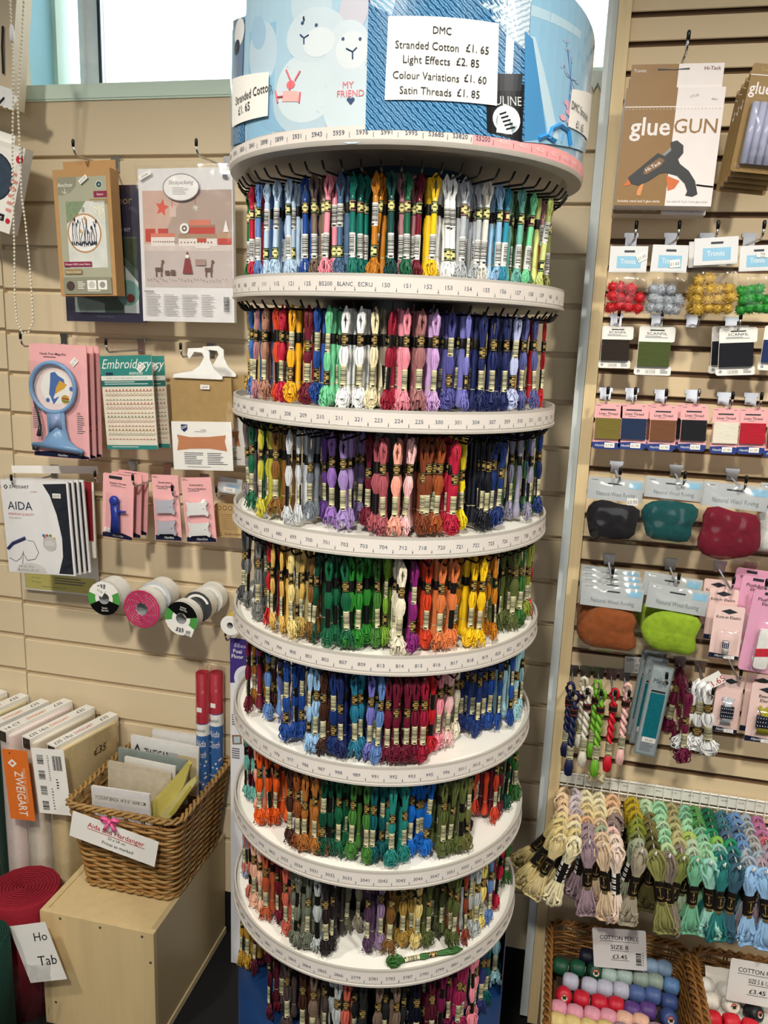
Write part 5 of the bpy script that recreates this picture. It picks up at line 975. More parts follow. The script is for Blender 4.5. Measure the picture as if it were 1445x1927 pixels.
# hessian rolls in front of the bolts
def roll(px, py, R, z, label, col, H0=0.0, tilt=(.0, .0)):
    c = atz(px, py, z); o = thing('hessian_roll', label, 'fabric roll', (c.x, c.y, H0), (tilt[0], tilt[1], 0), 'hessian rolls'); H = z - H0; mt = M(col, .9, .16, 260, bump=.5)
    m = MB(); m.lathe([(0, 0), (R, 0), (R, H - .004), (R - .003, H), (0, H - .003)], 36, mt); m.build('cloth', o, True)
    m = MB(); m.tube([((R - .002)*(1 - k/150)*cos(k*.42), (R - .002)*(1 - k/150)*sin(k*.42), H + .0005) for k in range(146)], .0022, 5, mt); m.build('rolled_end', o, True); return o
roll(42, 1672, .082, Z0 - 1.69, 'maroon hessian roll standing left of the birch chest', '#8c1428', 0, (-.02, .0))
roll(-34, 1762, .056, Z0 - 1.70, 'dark green hessian roll cut by the left edge, below the maroon roll', '#0e3b30')
p = Pack('paper_tag', 'white handwritten paper tag between the maroon roll and the birch chest', 'sign', (16, 1744), (78, 1722), (40, 1850), -.425, None)
p.slab('paper', 0, 0, 1, 1, .0008, PAPER); p.text('Ho', .72, .30, .15, INK, shear=.2); p.text('Tab', .66, .72, .17, INK, shear=.2); p.done('handwriting')
m = MB(); r = random.Random(4); V = []
for j in range(8):
    for i in range(9): q = at(22 + i*9 + j*1.5, 1815 + j*20, -.435 - .012*sin(i*1.3 + j)); V.append((q.x + r.uniform(-.003, .003), q.y, q.z + r.uniform(-.003, .003)))
m.add(V, [(j*9 + i, j*9 + i + 1, (j + 1)*9 + i + 1, (j + 1)*9 + i) for j in range(7) for i in range(8)], FILM); o = m.build('crumpled_plastic', None, True); tag(o, 'crumpled clear plastic wrap in front of the rolls, left of the chest', 'plastic wrap')
# tall white and purple boxed floor stand behind the display stand
BXL, BYF, BH = -.727, -.10, Z0 - 1.091
o = thing('floor_frame_box', 'tall slim white box with a purple top standing behind the thread stand', 'box', (BXL, BYF, 0))
m = MB(); m.box(0, .30, 0, .065, 0.002, BH, M('#e9e9ee', .5, .03)); m.build('carton', o)
m = MB(); PUR = M('#43347f', .5, .05); m.flat([(0, BH - .115), (0, BH), (.3, BH), (.3, BH - .06)], -.0006, PUR); m.add([(-.0006, 0, BH - .115), (-.0006, .065, BH - .115), (-.0006, .065, BH), (-.0006, 0, BH)], [(0, 1, 2, 3)], PUR)
m.text('Elbesee', .010, BH - .022, -.001, .010, M('#cfc8e6', .5), al='l', shear=.3); m.text('Posi', .008, BH - .037, -.001, .010, PAPER, al='l', bold=.008); m.text('Floor', .004, BH - .050, -.001, .010, PAPER, al='l', bold=.008)
m.ell(.045, BH - .1, .035, .035, -.001, M('#e3e3ea', .5)); m.ell(.045, BH - .1, .025, .025, -.0014, M('#c9c9d6', .5)); z = at(446, 1393, BYF).z
WD = M('#8a6a4c', .6); m.prism([(.006, z - .012), (.004, z + .012), (.028, z + .016), (.030, z - .008)], -.0012, 0, WD); m.flat([(.010, z - .008), (.009, z + .009), (.025, z + .012), (.026, z - .005)], -.0016, M('#b9cbd6', .5))
for k in range(5): m.flat([(.004, z + .040 + k*.006), (.004, z + .043 + k*.006), (.03, z + .043 + k*.006), (.03, z + .040 + k*.006)], -.001, GREYTXT); m.flat([(.004, z - .024 - k*.006), (.004, z - .021 - k*.006), (.024, z - .021 - k*.006), (.024, z - .024 - k*.006)], -.001, GREYTXT)
m.build('printed_design', o)

# ---------------------------------------------------------------- the right hand slat panel and what hangs on it
RW = PY
def rhook(bx, by, Y, label, cap=BLACK): return hook(bx, by, Y, label, wallY=PY, cap=cap, plate=.020, w=.021, drop=.016, group='hooks on the right slat panel')
GB = M('#8a6634', .4, .05, 30); GBW = M('#e6dedd', .4, .02); ORN = M('#c9662f', .4); GUN = M('#23262b', .4)
# glue gun box
rhook(1268, 141, -.27, 'chrome hook with black cap holding the glue gun box')
p = Pack('glue_gun_box', 'brown and white boxed glue gun hanging at the top of the right panel', 'glue gun box', (1179, 166), (1366, 166), (1159, 386), -.245)
p.slab('box', 0, 0, 1, 1, .05, M('#d9d2cf', .45, .03)); p.slab('hanging_tab', .03, -.2, .96, .0, .0015, GB, .004); p.slab('hanging_tab', .51, -.2, .96, .0, .0004, GBW, .0034)
m = MB(); m.flat(p.P([(.30, -.165), (.46, -.155), (.62, -.165), (.62, -.15), (.30, -.15)]), .003, DKB); m.text('Trimits', p.X(.06), p.Z(-.135), .0035, .0050, PAPER, al='l'); m.text('Hi-Tack', p.X(.93), p.Z(-.145), .0030, .0058, M('#6a3325', .5), al='r', bold=.01); m.build('tab_lettering', p.root)
p.rect(0, 0, .525, 1, GB); p.rect(.525, 0, 1, 1, GBW); p.rect(0, .155, 1, .163, M('#efe6e0', .5))
for k in range(28): p.A.ell(p.X(.02 + k*.035), p.Z(.178), .0007, .0007, p.y(), PAPER if k < 15 else GB, 6)
p.text('glue', .285, .395, .155, GBW, bold=.016, maxw=p.w*.44); p.text('GUN', .745, .38, .125, GB, bold=.006, maxw=p.w*.44); p.text('40w', .9, .11, .022, GREYTXT); p.text('£15.50', .7, .08, .02, GREYTXT, rot=.2)
def g(pts): 
    out = []
    for x, y in pts: v = (y - 690)/930; xl = 325 - 80*v; xr = 1110 - 105*v; out.append(((x - xl)/(xr - xl), v))
    return out
m = MB()
m.prism(p.P(g([(352, 1395), (585, 1200), (640, 1225), (690, 1180), (685, 1115), (735, 1100), (785, 1140), (785, 1200), (745, 1250), (760, 1285), (830, 1340), (880, 1420), (895, 1500), (900, 1525), (860, 1545), (805, 1535), (820, 1500), (800, 1440), (740, 1380), (650, 1355), (600, 1365), (520, 1420), (440, 1460), (375, 1445)])), -.0014, -.0004, GUN)
m.flat(p.P(g([(640, 1225), (690, 1180), (685, 1155), (620, 1215)])), -.0017, M('#8a8d92', .3))
m.prism(p.P(g([(470, 1370), (480, 1320), (600, 1235), (640, 1255), (610, 1300), (500, 1370)])), -.0018, -.0014, M('#7d5a3a', .5)); m.text('Hi-Tack', *p.P(g([(555, 1318)]))[0], -.0022, .0060, PAPER, rot=.55, bold=.006, maxw=.030)
m.prism(p.P(g([(312, 1460), (352, 1412), (378, 1450), (330, 1465)])), -.0012, -.0004, ORN); m.prism(p.P(g([(445, 1460), (470, 1425), (478, 1440), (450, 1545), (420, 1535), (425, 1500)])), -.0012, -.0004, M('#d98a4a', .4)); m.prism(p.P(g([(650, 1375), (760, 1420), (720, 1480), (668, 1500)])), -.0012, -.0004, ORN)
m.tube([(x, -.0012, z) for x, z in p.P(g([(890, 1450), (950, 1458), (1020, 1465)]))], .0012, 6, BLACK); m.build('printed_glue_gun', p.root)
p.text('Includes stand and 3 glue sticks', .03, .972, .022, PAPER, al='l', maxw=p.w*.44); p.text('Use with Hi-Tack 11mm glue sticks', .54, .972, .02, GREYTXT, al='l', maxw=p.w*.42); p.done()
dup(p.root, 'second brown and white glue gun box directly behind the front one', shift=(0, .054, -.006))
# glue stick packs at the right edge
GOLDC = M('#8f7038', .35, .06, 30)
p = Pack('glue_stick_pack', 'gold carded pack of clear glue sticks at the top right edge, foremost', 'glue stick pack', (1418, 118), (1520, 130), (1382, 322), -.26, 'glue stick packs')
p.slab('card', 0, 0, 1, 1, .0015, GOLDC, 0, .004); p.text('glue', .02, .275, .11, GBW, al='l', bold=.016, maxw=p.w*.42); p.rect(0, .1, 1, .108, PAPER); p.text('Trimits', .3, .07, .035, M('#b9a26a', .5))
m = MB(); STK = M('#aeb2cc', .2, .05)
for k in range(5): m.tube([(p.X(.2 + k*.14), -.006, p.Z(.36)), (p.X(.2 + k*.14), -.006, p.Z(.93))], .0062, 10, STK)
m.build('glue_sticks', p.root, True); p.done(); film(p, .05, .32, .98, .97, .012, -.014, 'blister')
for i in range(4): dup(p.root, f"gold carded pack of glue sticks, {['second', 'third', 'fourth', 'hindmost'][i]} of the stack at the top right", shift=(-.002*i, .022*(i + 1), -.004*(i + 1)))

# pompom packets
def pom_mesh():
    r = random.Random(2); m = MB(); m.ball((0, 0, 0), .0072, YARN, 10)
    for k in range(130):
        a = r.uniform(0, 2*pi); z = r.uniform(-1, 1); q = sqrt(1 - z*z); d = Vector((q*cos(a), q*sin(a), z)); e = d.cross(Vector((.3, .5, .8))).normalized()*.0009; L = r.uniform(.0092, .0115)
        m.add([d*.0055 + e, d*.0055 - e, d*L], [(0, 1, 2)], YARN)
    return m.mesh('pompom')
POM = pom_mesh(); LB = M('#8fc4e2', .5)
def pompack(label, TL, TR, BL, bagbot, Y, col, sticker, n=11, rows=3):
    p = Pack('pompom_packet', label, 'pompom packet', TL, TR, BL, Y, 'pompom packets'); B = (at(TL[0], bagbot, Y).z - at(*TL, Y).z)/-p.h
    p.slab('header_card', 0, 0, 1, 1, .002, M('#dfe0e2', .5, .02)); p.rect(.2, .38, .84, .84, LB); p.text('Trimits', .5, .68, .2, PAPER, maxw=p.w*.4); p.shape([(.38, .16), (.66, .16), (.66, .24), (.38, .24)], DKB); p.done()
    r = random.Random(len(label)); cols = 4; k = 0
    for j in range(rows):
        for i in range(cols):
            if k >= n: break
            o = bpy.data.objects.new('pompom', POM); COL.objects.link(o); o.parent = p.root; o.color = (*lin(col), 1)
            o.location = (p.w*(.14 + .24*i + r.uniform(-.03, .03)), .002 + r.uniform(-.006, .004), p.Z(B) + .010 + (j + .0)*.0165 + r.uniform(-.002, .003)); o.rotation_euler = (r.uniform(0, 6), r.uniform(0, 6), 0); o.scale = (r.uniform(1.15, 1.35),)*3; k += 1
    p.h0 = p.h; film(p, -.04, .95, 1.04, B + .03, .016, -.016, 'clear_bag')
    if sticker: p.sticker(*sticker)
    return p
for q in ((1188, 443, 'red'), (1263, 443, 'silver'), (1330, 443, 'gold'), (1410, 443, 'green')): rhook(q[0], q[1], -.20, f'chrome hook above the {q[2]} pompom packets')
pompack('packet of glittery red pompoms with a grey header card, first from the post', (1149, 463), (1220, 465), (1146, 512), 588, -.185, '#c8202a', (.85, .42, .26, .3, '£1.65', .5))
pompack('packet of silver pompoms between the red and the gold ones', (1229, 460), (1297, 465), (1225, 511), 591, -.185, '#a9b0b8', (.66, .68, .28, .28, '£1.65', .15))
pompack('packet of gold tinsel pompoms hanging foremost on the pompom row', (1307, 449), (1390, 446), (1306, 500), 594, -.20, '#c9a544', None, 14, 4)
pompack('packet of bright green pompoms right of the gold ones', (1393, 463), (1462, 462), (1391, 511), 594, -.185, '#2f9a3a', (.62, .38, .14, .42, '£1.65', 1.5))
o = pompack('second gold pompom packet behind the front gold one', (1297, 455), (1378, 452), (1296, 504), 590, -.15, '#b8953a', None, 12, 3)
# mending wool cards
def thread_block(p, name, u0, v0, u1, v1, col, depth=.006, n=26):
    m = MB(); mt = M(col, .7, .12, 200, stretch=(.2, 1, 6)); x0, x1 = p.X(u0), p.X(u1)
    for k in range(n):
        z = p.Z(v0 + (v1 - v0)*(k + .5)/n); h = abs(p.Z(v1 - v0))/n; r = random.Random(k); j = r.uniform(-.0004, .0004)
        V = []
        for x in (x0 + j, x1 + j):
            for a in range(7): t = pi*a/6; V.append((x, -depth - .0012*sin(t), z + h*.55*cos(t)))
        m.add(V, [(a, a + 1, a + 8, a + 7) for a in range(6)], mt)
    m.box(x0 + .0004, x1 - .0004, -depth, .003, p.Z(v1), p.Z(v0), mt); return m.build(name, p.root)
def wool_card(label, TL, TR, BL, Y, col, price='£ 0.95'):
    p = Pack('mending_wool_card', label, 'mending wool card', TL, TR, BL, Y, 'mending wool cards'); m = MB()
    m.prism(p.P([(.06, 0), (.96, .01), (1, .05), (1, .30), (.9, .33), (.9, .80), (.98, .84), (.98, .98), (.93, 1), (.0, 1), (-.05, .97), (-.05, .85), (.0, .81), (.0, .33), (.0, .03)]), 0, .001, PAPER); m.build('card', p.root)
    p.text('SCANFIL', .5, .175, .055, INK, maxw=p.w*.8, sx=1.4); p.lines(.18, .2, .85, .25, 2, GREYTXT); p.rect(.3, .07, .7, .095, DKB); p.rect(.26, .88, .55, .97, M('#dcd9d2', .6)); p.text(price, .42, .95, .05, GREYTXT); p.ring(.07, .92, .03, .0005, INK); p.lines(.68, .88, .9, .97, 3, GREYTXT); p.done()
    thread_block(p, 'wound_wool', .01, .32, .90, .82, col); return p
for q in ((1160, 594, 'dark brown mending wool'), (1237, 594, 'olive mending wool'), (1303, 596, 'nothing, the bare hook between two wool cards'), (1376, 600, 'navy mending wool')): rhook(q[0], q[1], -.17, f'chrome hook holding {q[2]}')
wool_card('dark brown wool wound on a white card, next to the pine post', (1134, 613), (1193, 614), (1128, 692), -.155, '#2e231d', '£ 0.75')
wool_card('olive green wool wound on a white card, second from the post', (1204, 613), (1272, 615), (1196, 705), -.155, '#4d5a2a', '£ 1.15')
a = wool_card('black navy wool wound on a white card right of the bare hook', (1354, 617), (1426, 616), (1352, 707), -.155, '#10141f')
dup(a.root, 'second black navy wool card hanging just behind the front one', shift=(-.010, .02, .003))
wool_card('royal navy wool card cut by the right edge of the photo', (1440, 612), (1510, 612), (1424, 696), -.155, '#1f3468')
# linen thread cards
def linen(label, TL, TR, BL, Y, col):
    p = Pack('linen_thread_card', label, 'linen thread card', TL, TR, BL, Y, 'linen thread cards'); w = .0
    m = MB(); m.prism(p.P([(.05, 0), (.9, 0), (.98, .06), (1, .3), (.97, .32), (.97, .74), (1, .76), (1, .93), (.9, .99), (.08, .99), (0, .93), (0, .76), (.04, .74), (.04, .32), (0, .3), (.0, .06)]), 0, .001, PINK); m.build('card', p.root)
    p.text('Linen Thread', .5, .245, .055, NAVY_INK, maxw=p.w*.66, bold=.006); p.lines(.3, .265, .7, .285, 1, GREYTXT); p.rect(.2, .12, .75, .15, DKB); p.lines(.05, .04, .3, .06, 1, GREYTXT); p.lines(.75, .04, .92, .06, 1, GREYTXT)
    p.shape([(0, .84), (.5, .82), (1, .85), (1, .93), (.9, .985), (.08, .985), (0, .93)], M('#1d3a82', .5)); p.text('Hemline', .3, .93, .055, PAPER, shear=.25, maxw=p.w*.4); p.done(); p.sticker(.62, .895, .36, .11, '£1.90')
    thread_block(p, 'wound_thread', .06, .315, .95, .76, col, .005, 22); return p
LC = [('#7d7130', 'khaki'), ('#1c3256', 'navy'), ('#7a4f33', 'brown'), ('#0e1119', 'black'), ('#e8e2d3', 'cream'), ('#b8152f', 'glittery red')]
for i, (x, y) in enumerate(((1120, 758), (1169, 759), (1224, 762), (1282, 762), (1342, 767), (1393, 768))):
    rhook(x + 20, y - 25, -.17, f'chrome hook holding the {LC[i][1]} linen thread card', cap=CHROME if i == 3 else BLACK)
    p = linen(f"{LC[i][1]} linen thread on a pink card, {ordinal(i + 1)} from the post in the row", (x, y), (x + 53, y + 3), (x - 5, y + 87), -.155, LC[i][0])
    if i in (2, 3): dup(p.root, f"another {LC[i][1]} linen thread card half hidden behind its twin", shift=(-.006, .02, .001))
linen('linen thread card just entering at the right edge of the photo', (1445, 772), (1498, 775), (1440, 862), -.155, '#8a2a2a')

# wool roving bags
def blob(p, u0, v0, u1, v1, col, seed, depth=.014):
    r = random.Random(seed); m = MB(); mt = M(col, .95, .22, 90, bump=.6); cx, cz = p.X((u0 + u1)/2), p.Z((v0 + v1)/2); rx, rz = abs(p.X(u1 - u0))/2, abs(p.Z(v1 - v0))/2; N, K = 14, 22; V = []
    ph = [r.uniform(0, 6) for _ in range(6)]
    for i in range(N + 1):
        t = pi*i/N
        for k in range(K):
            a = 2*pi*k/K; sq = (cos(a)**4 + sin(a)**4)**-.25; q = sin(t)**.6*sq*(1 + .06*sin(3*a + ph[0]) + .05*sin(5*a + ph[1]))
            V.append((cx + rx*q*cos(a)*.96, -cos(t)*depth*(1 + .22*sin(t)*sin(3*a + ph[2]) + .12*sin(t)*sin(7*a + ph[3])) - .003, cz + rz*q*sin(a)*.96))
    m.add(V, [(i*K + k, i*K + (k + 1) % K, (i + 1)*K + (k + 1) % K, (i + 1)*K + k) for i in range(N) for k in range(K)], mt); return m.build('wool_roving', p.root, True)
GH = M('#b9bfc2', .5, .03)
def roving(label, TL, TR, BL, bot, Y, col, st, seed, name=True):
    p = Pack('wool_roving_packet', label, 'wool packet', TL, TR, BL, Y, 'wool roving packets'); B = (at(BL[0], bot, Y).z - at(*TL, Y).z)/-p.h
    p.slab('header_card', 0, 0, 1, 1, .002, GH); p.text('Natural Wool Roving', .52, .80, .2, M('#6f777c', .6), maxw=p.w*.7); p.rect(.74, .12, .97, .40, LB); p.lines(.06, .1, .24, .16, 1, GREYTXT); p.rect(.36, .22, .62, .28, DKB); p.done()
    blob(p, .02, 1.0, .98, B - .08, col, seed); film(p, -.03, -.05, 1.03, B, .026, -.020, 'clear_bag')
    if st: p.sticker(st[0], B*st[1], .2, .34, '£3.95', st[2])
    return p
for q in ((1160, 871, 'black'), (1272, 878, 'teal'), (1378, 885, 'maroon'), (1147, 1045, 'brown'), (1262, 1054, 'lime')): rhook(q[0], q[1], -.21, f'chrome hook holding the {q[2]} wool roving packets')
roving('black wool roving packet with a grey header card, left of the teal one', (1108, 896), (1213, 902), (1102, 937), 1014, -.19, '#17171b', (.83, .34, .1), 1)
roving('teal green wool roving packet between the black and the maroon ones', (1216, 896), (1322, 915), (1214, 934), 1016, -.19, '#0f4a4c', (.55, .66, .6), 2)
p = roving('maroon wool roving packet right of the teal one, slightly puffed out', (1325, 905), (1450, 920), (1318, 950), 1050, -.19, '#701127', (.55, .50, 0), 3)
roving('white wool roving packet cut by the right edge of the photo', (1432, 908), (1540, 920), (1428, 950), 1040, -.15, '#d9d9d6', None, 4)
p = roving('rust brown wool roving packet, foremost of the stack by the post', (1096, 1096), (1212, 1113), (1092, 1137), 1218, -.20, '#8a4a22', (.46, .72, .15), 5)
for i in range(3): dup(p.root, f"rust brown wool roving packet, {['second', 'third', 'hindmost'][i]} in the stack by the post", shift=(-.001, .03*(i + 1), .004*(i + 1)))
p = roving('lime green wool roving packet, foremost of the two right of the brown ones', (1222, 1096), (1336, 1117), (1214, 1141), 1222, -.20, '#8fae2a', (.60, .66, .05), 6)
dup(p.root, 'lime green wool roving packet behind the front lime one', shift=(-.004, .06, .006))

# elastic packs
PINKL = M('#eccdc8', .5, .03)
def elastic(label, TL, TR, BL, Y, text, kind, group='pink elastic packs', card=PINKL):
    p = Pack('elastic_pack', label, 'elastic pack', TL, TR, BL, Y, group); p.slab('card', 0, 0, 1, 1, .002, card, 0, p.w*.06); p.shape([(0, .9), (1, .93), (1, .995), (0, .995)], NAVY_INK); p.text('Hemline', .4, .97, .05, PAPER, shear=.25, maxw=p.w*.4)
    p.shape([(.22, .1), (.5, .05), (.78, .1), (.5, .15)], DKB)
    for i, t in enumerate(text): p.text(t, .5, .235 + .075*i, .055, INK, bold=.008, maxw=p.w*.82)
    p.done()
    if kind == 'roll':
        m = MB(); m.lathe([(0, .0), (.006, .0), (.006, .022), (0, .022)], 14, M('#e7e5e0', .8, .05, 200), (p.X(.5), -.007, p.Z(.86))); m.lathe([(.0062, .0), (.0062, .012)], 14, M('#1b2452', .6), (p.X(.5), -.007, p.Z(.76))); m.build('elastic_roll', p.root, True)
        m = MB(); r = random.Random(1)
        for a in range(4):
            for b in range(4): m.ell(p.X(.41 + a*.06), p.Z(.62 + b*.035) - .004, .0009, .0013, -.0136, PAPER, 6)
        m.build('dotted_wrap', p.root)
    elif kind in ('grey', 'gold'):
        mt = M('#b9c0cb' if kind == 'grey' else '#a9a02e', .35, .15, 200); m = MB(); r = random.Random(5)
        for k in range(14): x = p.X(.34 + .32*k/13); m.tube([(x + .4*(x - p.X(.5)), -.004, p.Z(.38) + .003*sin(k)), (p.X(.5) + (x - p.X(.5))*.7, -.0065, p.Z(.5)), (p.X(.5) + (x - p.X(.5))*.8, -.006, p.Z(.72)), (x + .2*(x - p.X(.5)), -.005, p.Z(.84))], .0009, 5, mt)
        m.build('elastic_cord', p.root, True); m = MB(); m.prism(p.P([(.26, .52), (.74, .52), (.74, .72), (.26, .72)]), -.0085, -.003, M('#171c30', .5))
        for a in range(6):
            for b in range(3): m.ell(p.X(.30 + a*.08), p.Z(.555 + b*.065), .0009, .0011, -.0088, PAPER, 6)
        m.build('dotted_band', p.root)
    p.sticker(.68, .955, .36, .06, '£2.30'); film(p, .12, .42, .88, .88, .012, -.014, 'blister'); return p
for q in ((1355, 1058, 'knit-in elastic'), (1412, 1062, 'plush elastic')): rhook(q[0], q[1], -.22, f'chrome hook holding the {q[2]} packs')
a = elastic('pale pink knit-in elastic pack with a dotted roll, front one', (1346, 1138), (1403, 1144), (1332, 1236), -.215, ['Knit-in Elastic'], 'roll')
dup(a.root, 'pale pink knit-in elastic pack second from the front', shift=(-.006, .04, .022)); dup(a.root, 'pale pink knit-in elastic pack hindmost by the slats', shift=(-.010, .08, .028))
p = Pack('elastic_pack', 'bright pink plush elastic pack with a white roll at the right edge, front one', 'elastic pack', (1420, 1108), (1490, 1118), (1385, 1258), -.22, 'pink elastic packs'); p.slab('card', 0, 0, 1, 1, .002, M('#dfa0bf', .5, .04), 0, .006)
for i, t in enumerate(('Plush-back', 'Elastic')): p.text(t, .45, .13 + .05*i, .04, INK, bold=.008, maxw=p.w*.6)
p.up(); p.rect(.30, .02, .6, .055, DKB); p.done(); m = MB(); m.prism(rrect(p.X(.34), p.Z(.93), p.X(.72), p.Z(.45), .006), -.012, -.002, M('#e4e3e1', .8, .06, 150)); m.prism(p.P([(.33, .69), (.73, .66), (.73, .76), (.33, .79)]), -.0125, -.011, M('#c52b3b', .5, .2, 160)); m.build('elastic_roll', p.root); p.sticker(.52, .83, .4, .06, '£3.50'); film(p, .2, .36, .9, .96, .014, -.016, 'blister')
dup(p.root, 'bright pink plush elastic pack second from the front', shift=(-.012, .05, .012)); dup(p.root, 'bright pink plush elastic pack hindmost by the slats', shift=(-.016, .09, .016))
elastic('pink beading elastic pack with silver grey cord and a dotted band', (1352, 1268), (1402, 1276), (1340, 1375), -.17, [], 'grey')
a = elastic('pink beading elastic pack with olive gold cord at the right edge', (1416, 1284), (1478, 1294), (1405, 1394), -.20, ['Beading', 'Elastic'], 'gold'); dup(a.root, 'pink beading elastic pack behind the one with gold cord', shift=(-.004, .03, .006))
rhook(1372, 1225, -.20, 'chrome hook holding the beading elastic pack with silver cord'); rhook(1440, 1232, -.22, 'chrome hook holding the beading elastic pack with gold cord')

# twisted skeins on five hooks by the post
def twisted(bx, by, Y, col, cname, label, ytop, ybot, shift=(0, 0), labc=CREAM):
    t = at(bx + shift[0], ytop, Y); b = at(bx + shift[1], ybot, Y); L = t.z - b.z; o = thing('twisted_skein', label, 'thread skein', t, (0, 0, 0), 'twisted skeins by the post'); c = lincol(cname) if col is None else (*lin(col), 1)
    m = MB(); dxb = (b.x - t.x)*.0
    for s in (0, pi):
        P = []
        for k in range(30): q = k/29; z = -.016 - (L*.62)*q; rr = .0040*min(1, q*6 + .3, (1 - q)*5 + .25); a = s + q*6.5*pi; P.append((rr*cos(a), rr*sin(a), z))
        m.tube(P, .0041, 8, YARN)
    m.tube([(-.004, 0, -.018), (-.008, 0, -.008), (-.005, 0, .001), (0, 0, .004), (.005, 0, .001), (.008, 0, -.008), (.004, 0, -.018)], .0036, 8, YARN)
    r = random.Random(int(bx))
    for k in range(16): a = 2*pi*k/16; m.tube([(.003*cos(a), .003*sin(a), -L*.76), (.008*cos(a), .006*sin(a), -L*.9), (.006*cos(a), .005*sin(a), -L*.985), (.001*cos(a), .001*sin(a), -L)], .0017, 5, YARN)
    m.lathe([(.003, -L*.60), (.0035, -L*.74), (.006, -L*.86), (.005, -L*.96), (0, -L*.99)], 10, YARN)
    y = m.build('twisted_yarn', o, True); y.color = c
    m = band(L, .62, .785, .0072, .0066, barpat(int(bx))); m.build('barcode_band', o)
    m = MB(); m.lathe([(.0085, -.030), (.0085, -.045)], 12, M('#1a1214', .4)); m.lathe([(.0087, -.031), (.0087, -.0325)], 12, M('#9a3a30', .5)); m.lathe([(.0087, -.0425), (.0087, -.044)], 12, M('#9a3a30', .5)); m.build('neck_band', o); return o
TS = [('#141c45', 'navy'), ('#d6d1c2', 'off-white'), ('#6fae2e', 'lime green'), ('#c9152a', 'bright red'), ('#e8b9b4', 'pale pink')]
yb = [1465, 1448, 1467, 1458, 1445]; yt = [1306, 1296, 1302, 1300, 1290]; xb = [1083, 1108, 1133, 1157, 1181]; yy = [-.215, -.20, -.20, -.195, -.19]
for i in range(5):
    rhook(1078 + i*24.5, 1254 + i*2.2, yy[i] - .012, f'chrome hook holding the {TS[i][1]} twisted skein', cap=BLACK)
    twisted(xb[i], 0, yy[i], TS[i][0], None, f'{TS[i][1]} twisted cotton skein, {ordinal(i + 1)} from the post, front of its hook', yt[i], yb[i] - 4)
    if i < 3: twisted(xb[i] - 9, 0, yy[i] + .05, TS[i][0], None, f'{TS[i][1]} twisted cotton skein behind the front {TS[i][1]} one', yt[i] - 18, yb[i] - 40)
p = Pack('handwritten_sign', 'small white handwritten price sign above the grey metallic thread packs', 'sign', (1176, 1235), (1232, 1240), (1175, 1264), PY - .012, None); p.slab('card', 0, 0, 1, 1.05, .001, M('#d6d4d2', .6, .02)); p.text('DMC Cotton', .5, .30, .2, INK, maxw=p.w*.88); p.text('SIZE 5', .56, .62, .18, INK); p.text('£2-10', .56, .93, .2, INK); p.done('handwriting')
# metallic thread packs
p = Pack('metallic_thread_pack', 'grey pack with teal metallic thread in a long window, front of three', 'thread pack', (1228, 1250), (1268, 1262), (1212, 1420), -.18, 'metallic thread packs')
p.slab('card', 0, 0, 1, 1, .002, M('#8e9a9f', .35, .04, metal=.3), 0, .003); p.rect(.06, .02, .94, .98, M('#9ba7ab', .35, .04)); p.text('Meta', .45, .19, .05, INK, shear=.1, maxw=p.w*.5); p.disc(.78, .17, .1, INK); p.rect(.2, .27, .84, .29, INK); p.rect(.18, .30, .86, .80, M('#0f6f7c', .35, .25, 160, coat=.5), .002); p.lines(.2, .86, .85, .96, 6, GREYTXT); p.done(); p.sticker(.55, .82, .62, .055, '£3.65'); film(p, .02, .0, 1, 1)
dup(p.root, 'grey metallic thread pack second from the front', shift=(-.008, .03, .006)); dup(p.root, 'grey metallic thread pack hindmost of three', shift=(-.014, .06, .008))
rhook(1242, 1232, -.20, 'chrome hook holding the grey metallic thread packs'); rhook(1280, 1238, -.225, 'chrome hook holding the row of burgundy skeins'); rhook(1318, 1246, -.235, 'chrome hook holding the bunch of white skeins')
# a row of burgundy skeins and white skeins on long hooks
for i in range(6):
    q = at(1284 + 3.0*i - 3, 1256 + 9*i, -.10 - .022*i); o = cotton((0, 2, 3)[i % 3], (q.x, q.y, q.z), (rnd.gauss(0, .06), rnd.gauss(0, .06), rnd.gauss(.3, .4)), 'burgundy', f"burgundy skein on the right panel, {ordinal(i + 1)} along its hook from the slats", 'burgundy skeins on the right panel'); o.scale = (1.55, 1.6, 1.18); o.color = (*lin('#6d1a3c'), 1)
    for c in kids(o): c.color = o.color
for i in range(3):
    q = at(1314 + 9*i, 1280 + 5*i, -.20 - .012*i); o = cotton((3, 2, 0)[i], (q.x, q.y, q.z), (rnd.gauss(0, .08), (.10, 0, -.10)[i], rnd.gauss(.0, .5)), 'white', f"white skein in the bunch on the right panel, {['left', 'middle', 'right'][i]} one", 'white skeins on the right panel'); o.scale = (2.0, 1.8, 1.2)
p = Pack('price_tag', 'white tag with red handwritten price behind the white skeins', 'sign', (1296, 1292), (1352, 1262), (1310, 1312), -.19, None); p.slab('card', 0, 0, 1, 1, .0006, PAPER); p.text('£1.65', .72, .9, .5, M('#b5202c', .5)); p.text('white', .4, .5, .3, GREYTXT); p.done('handwriting')

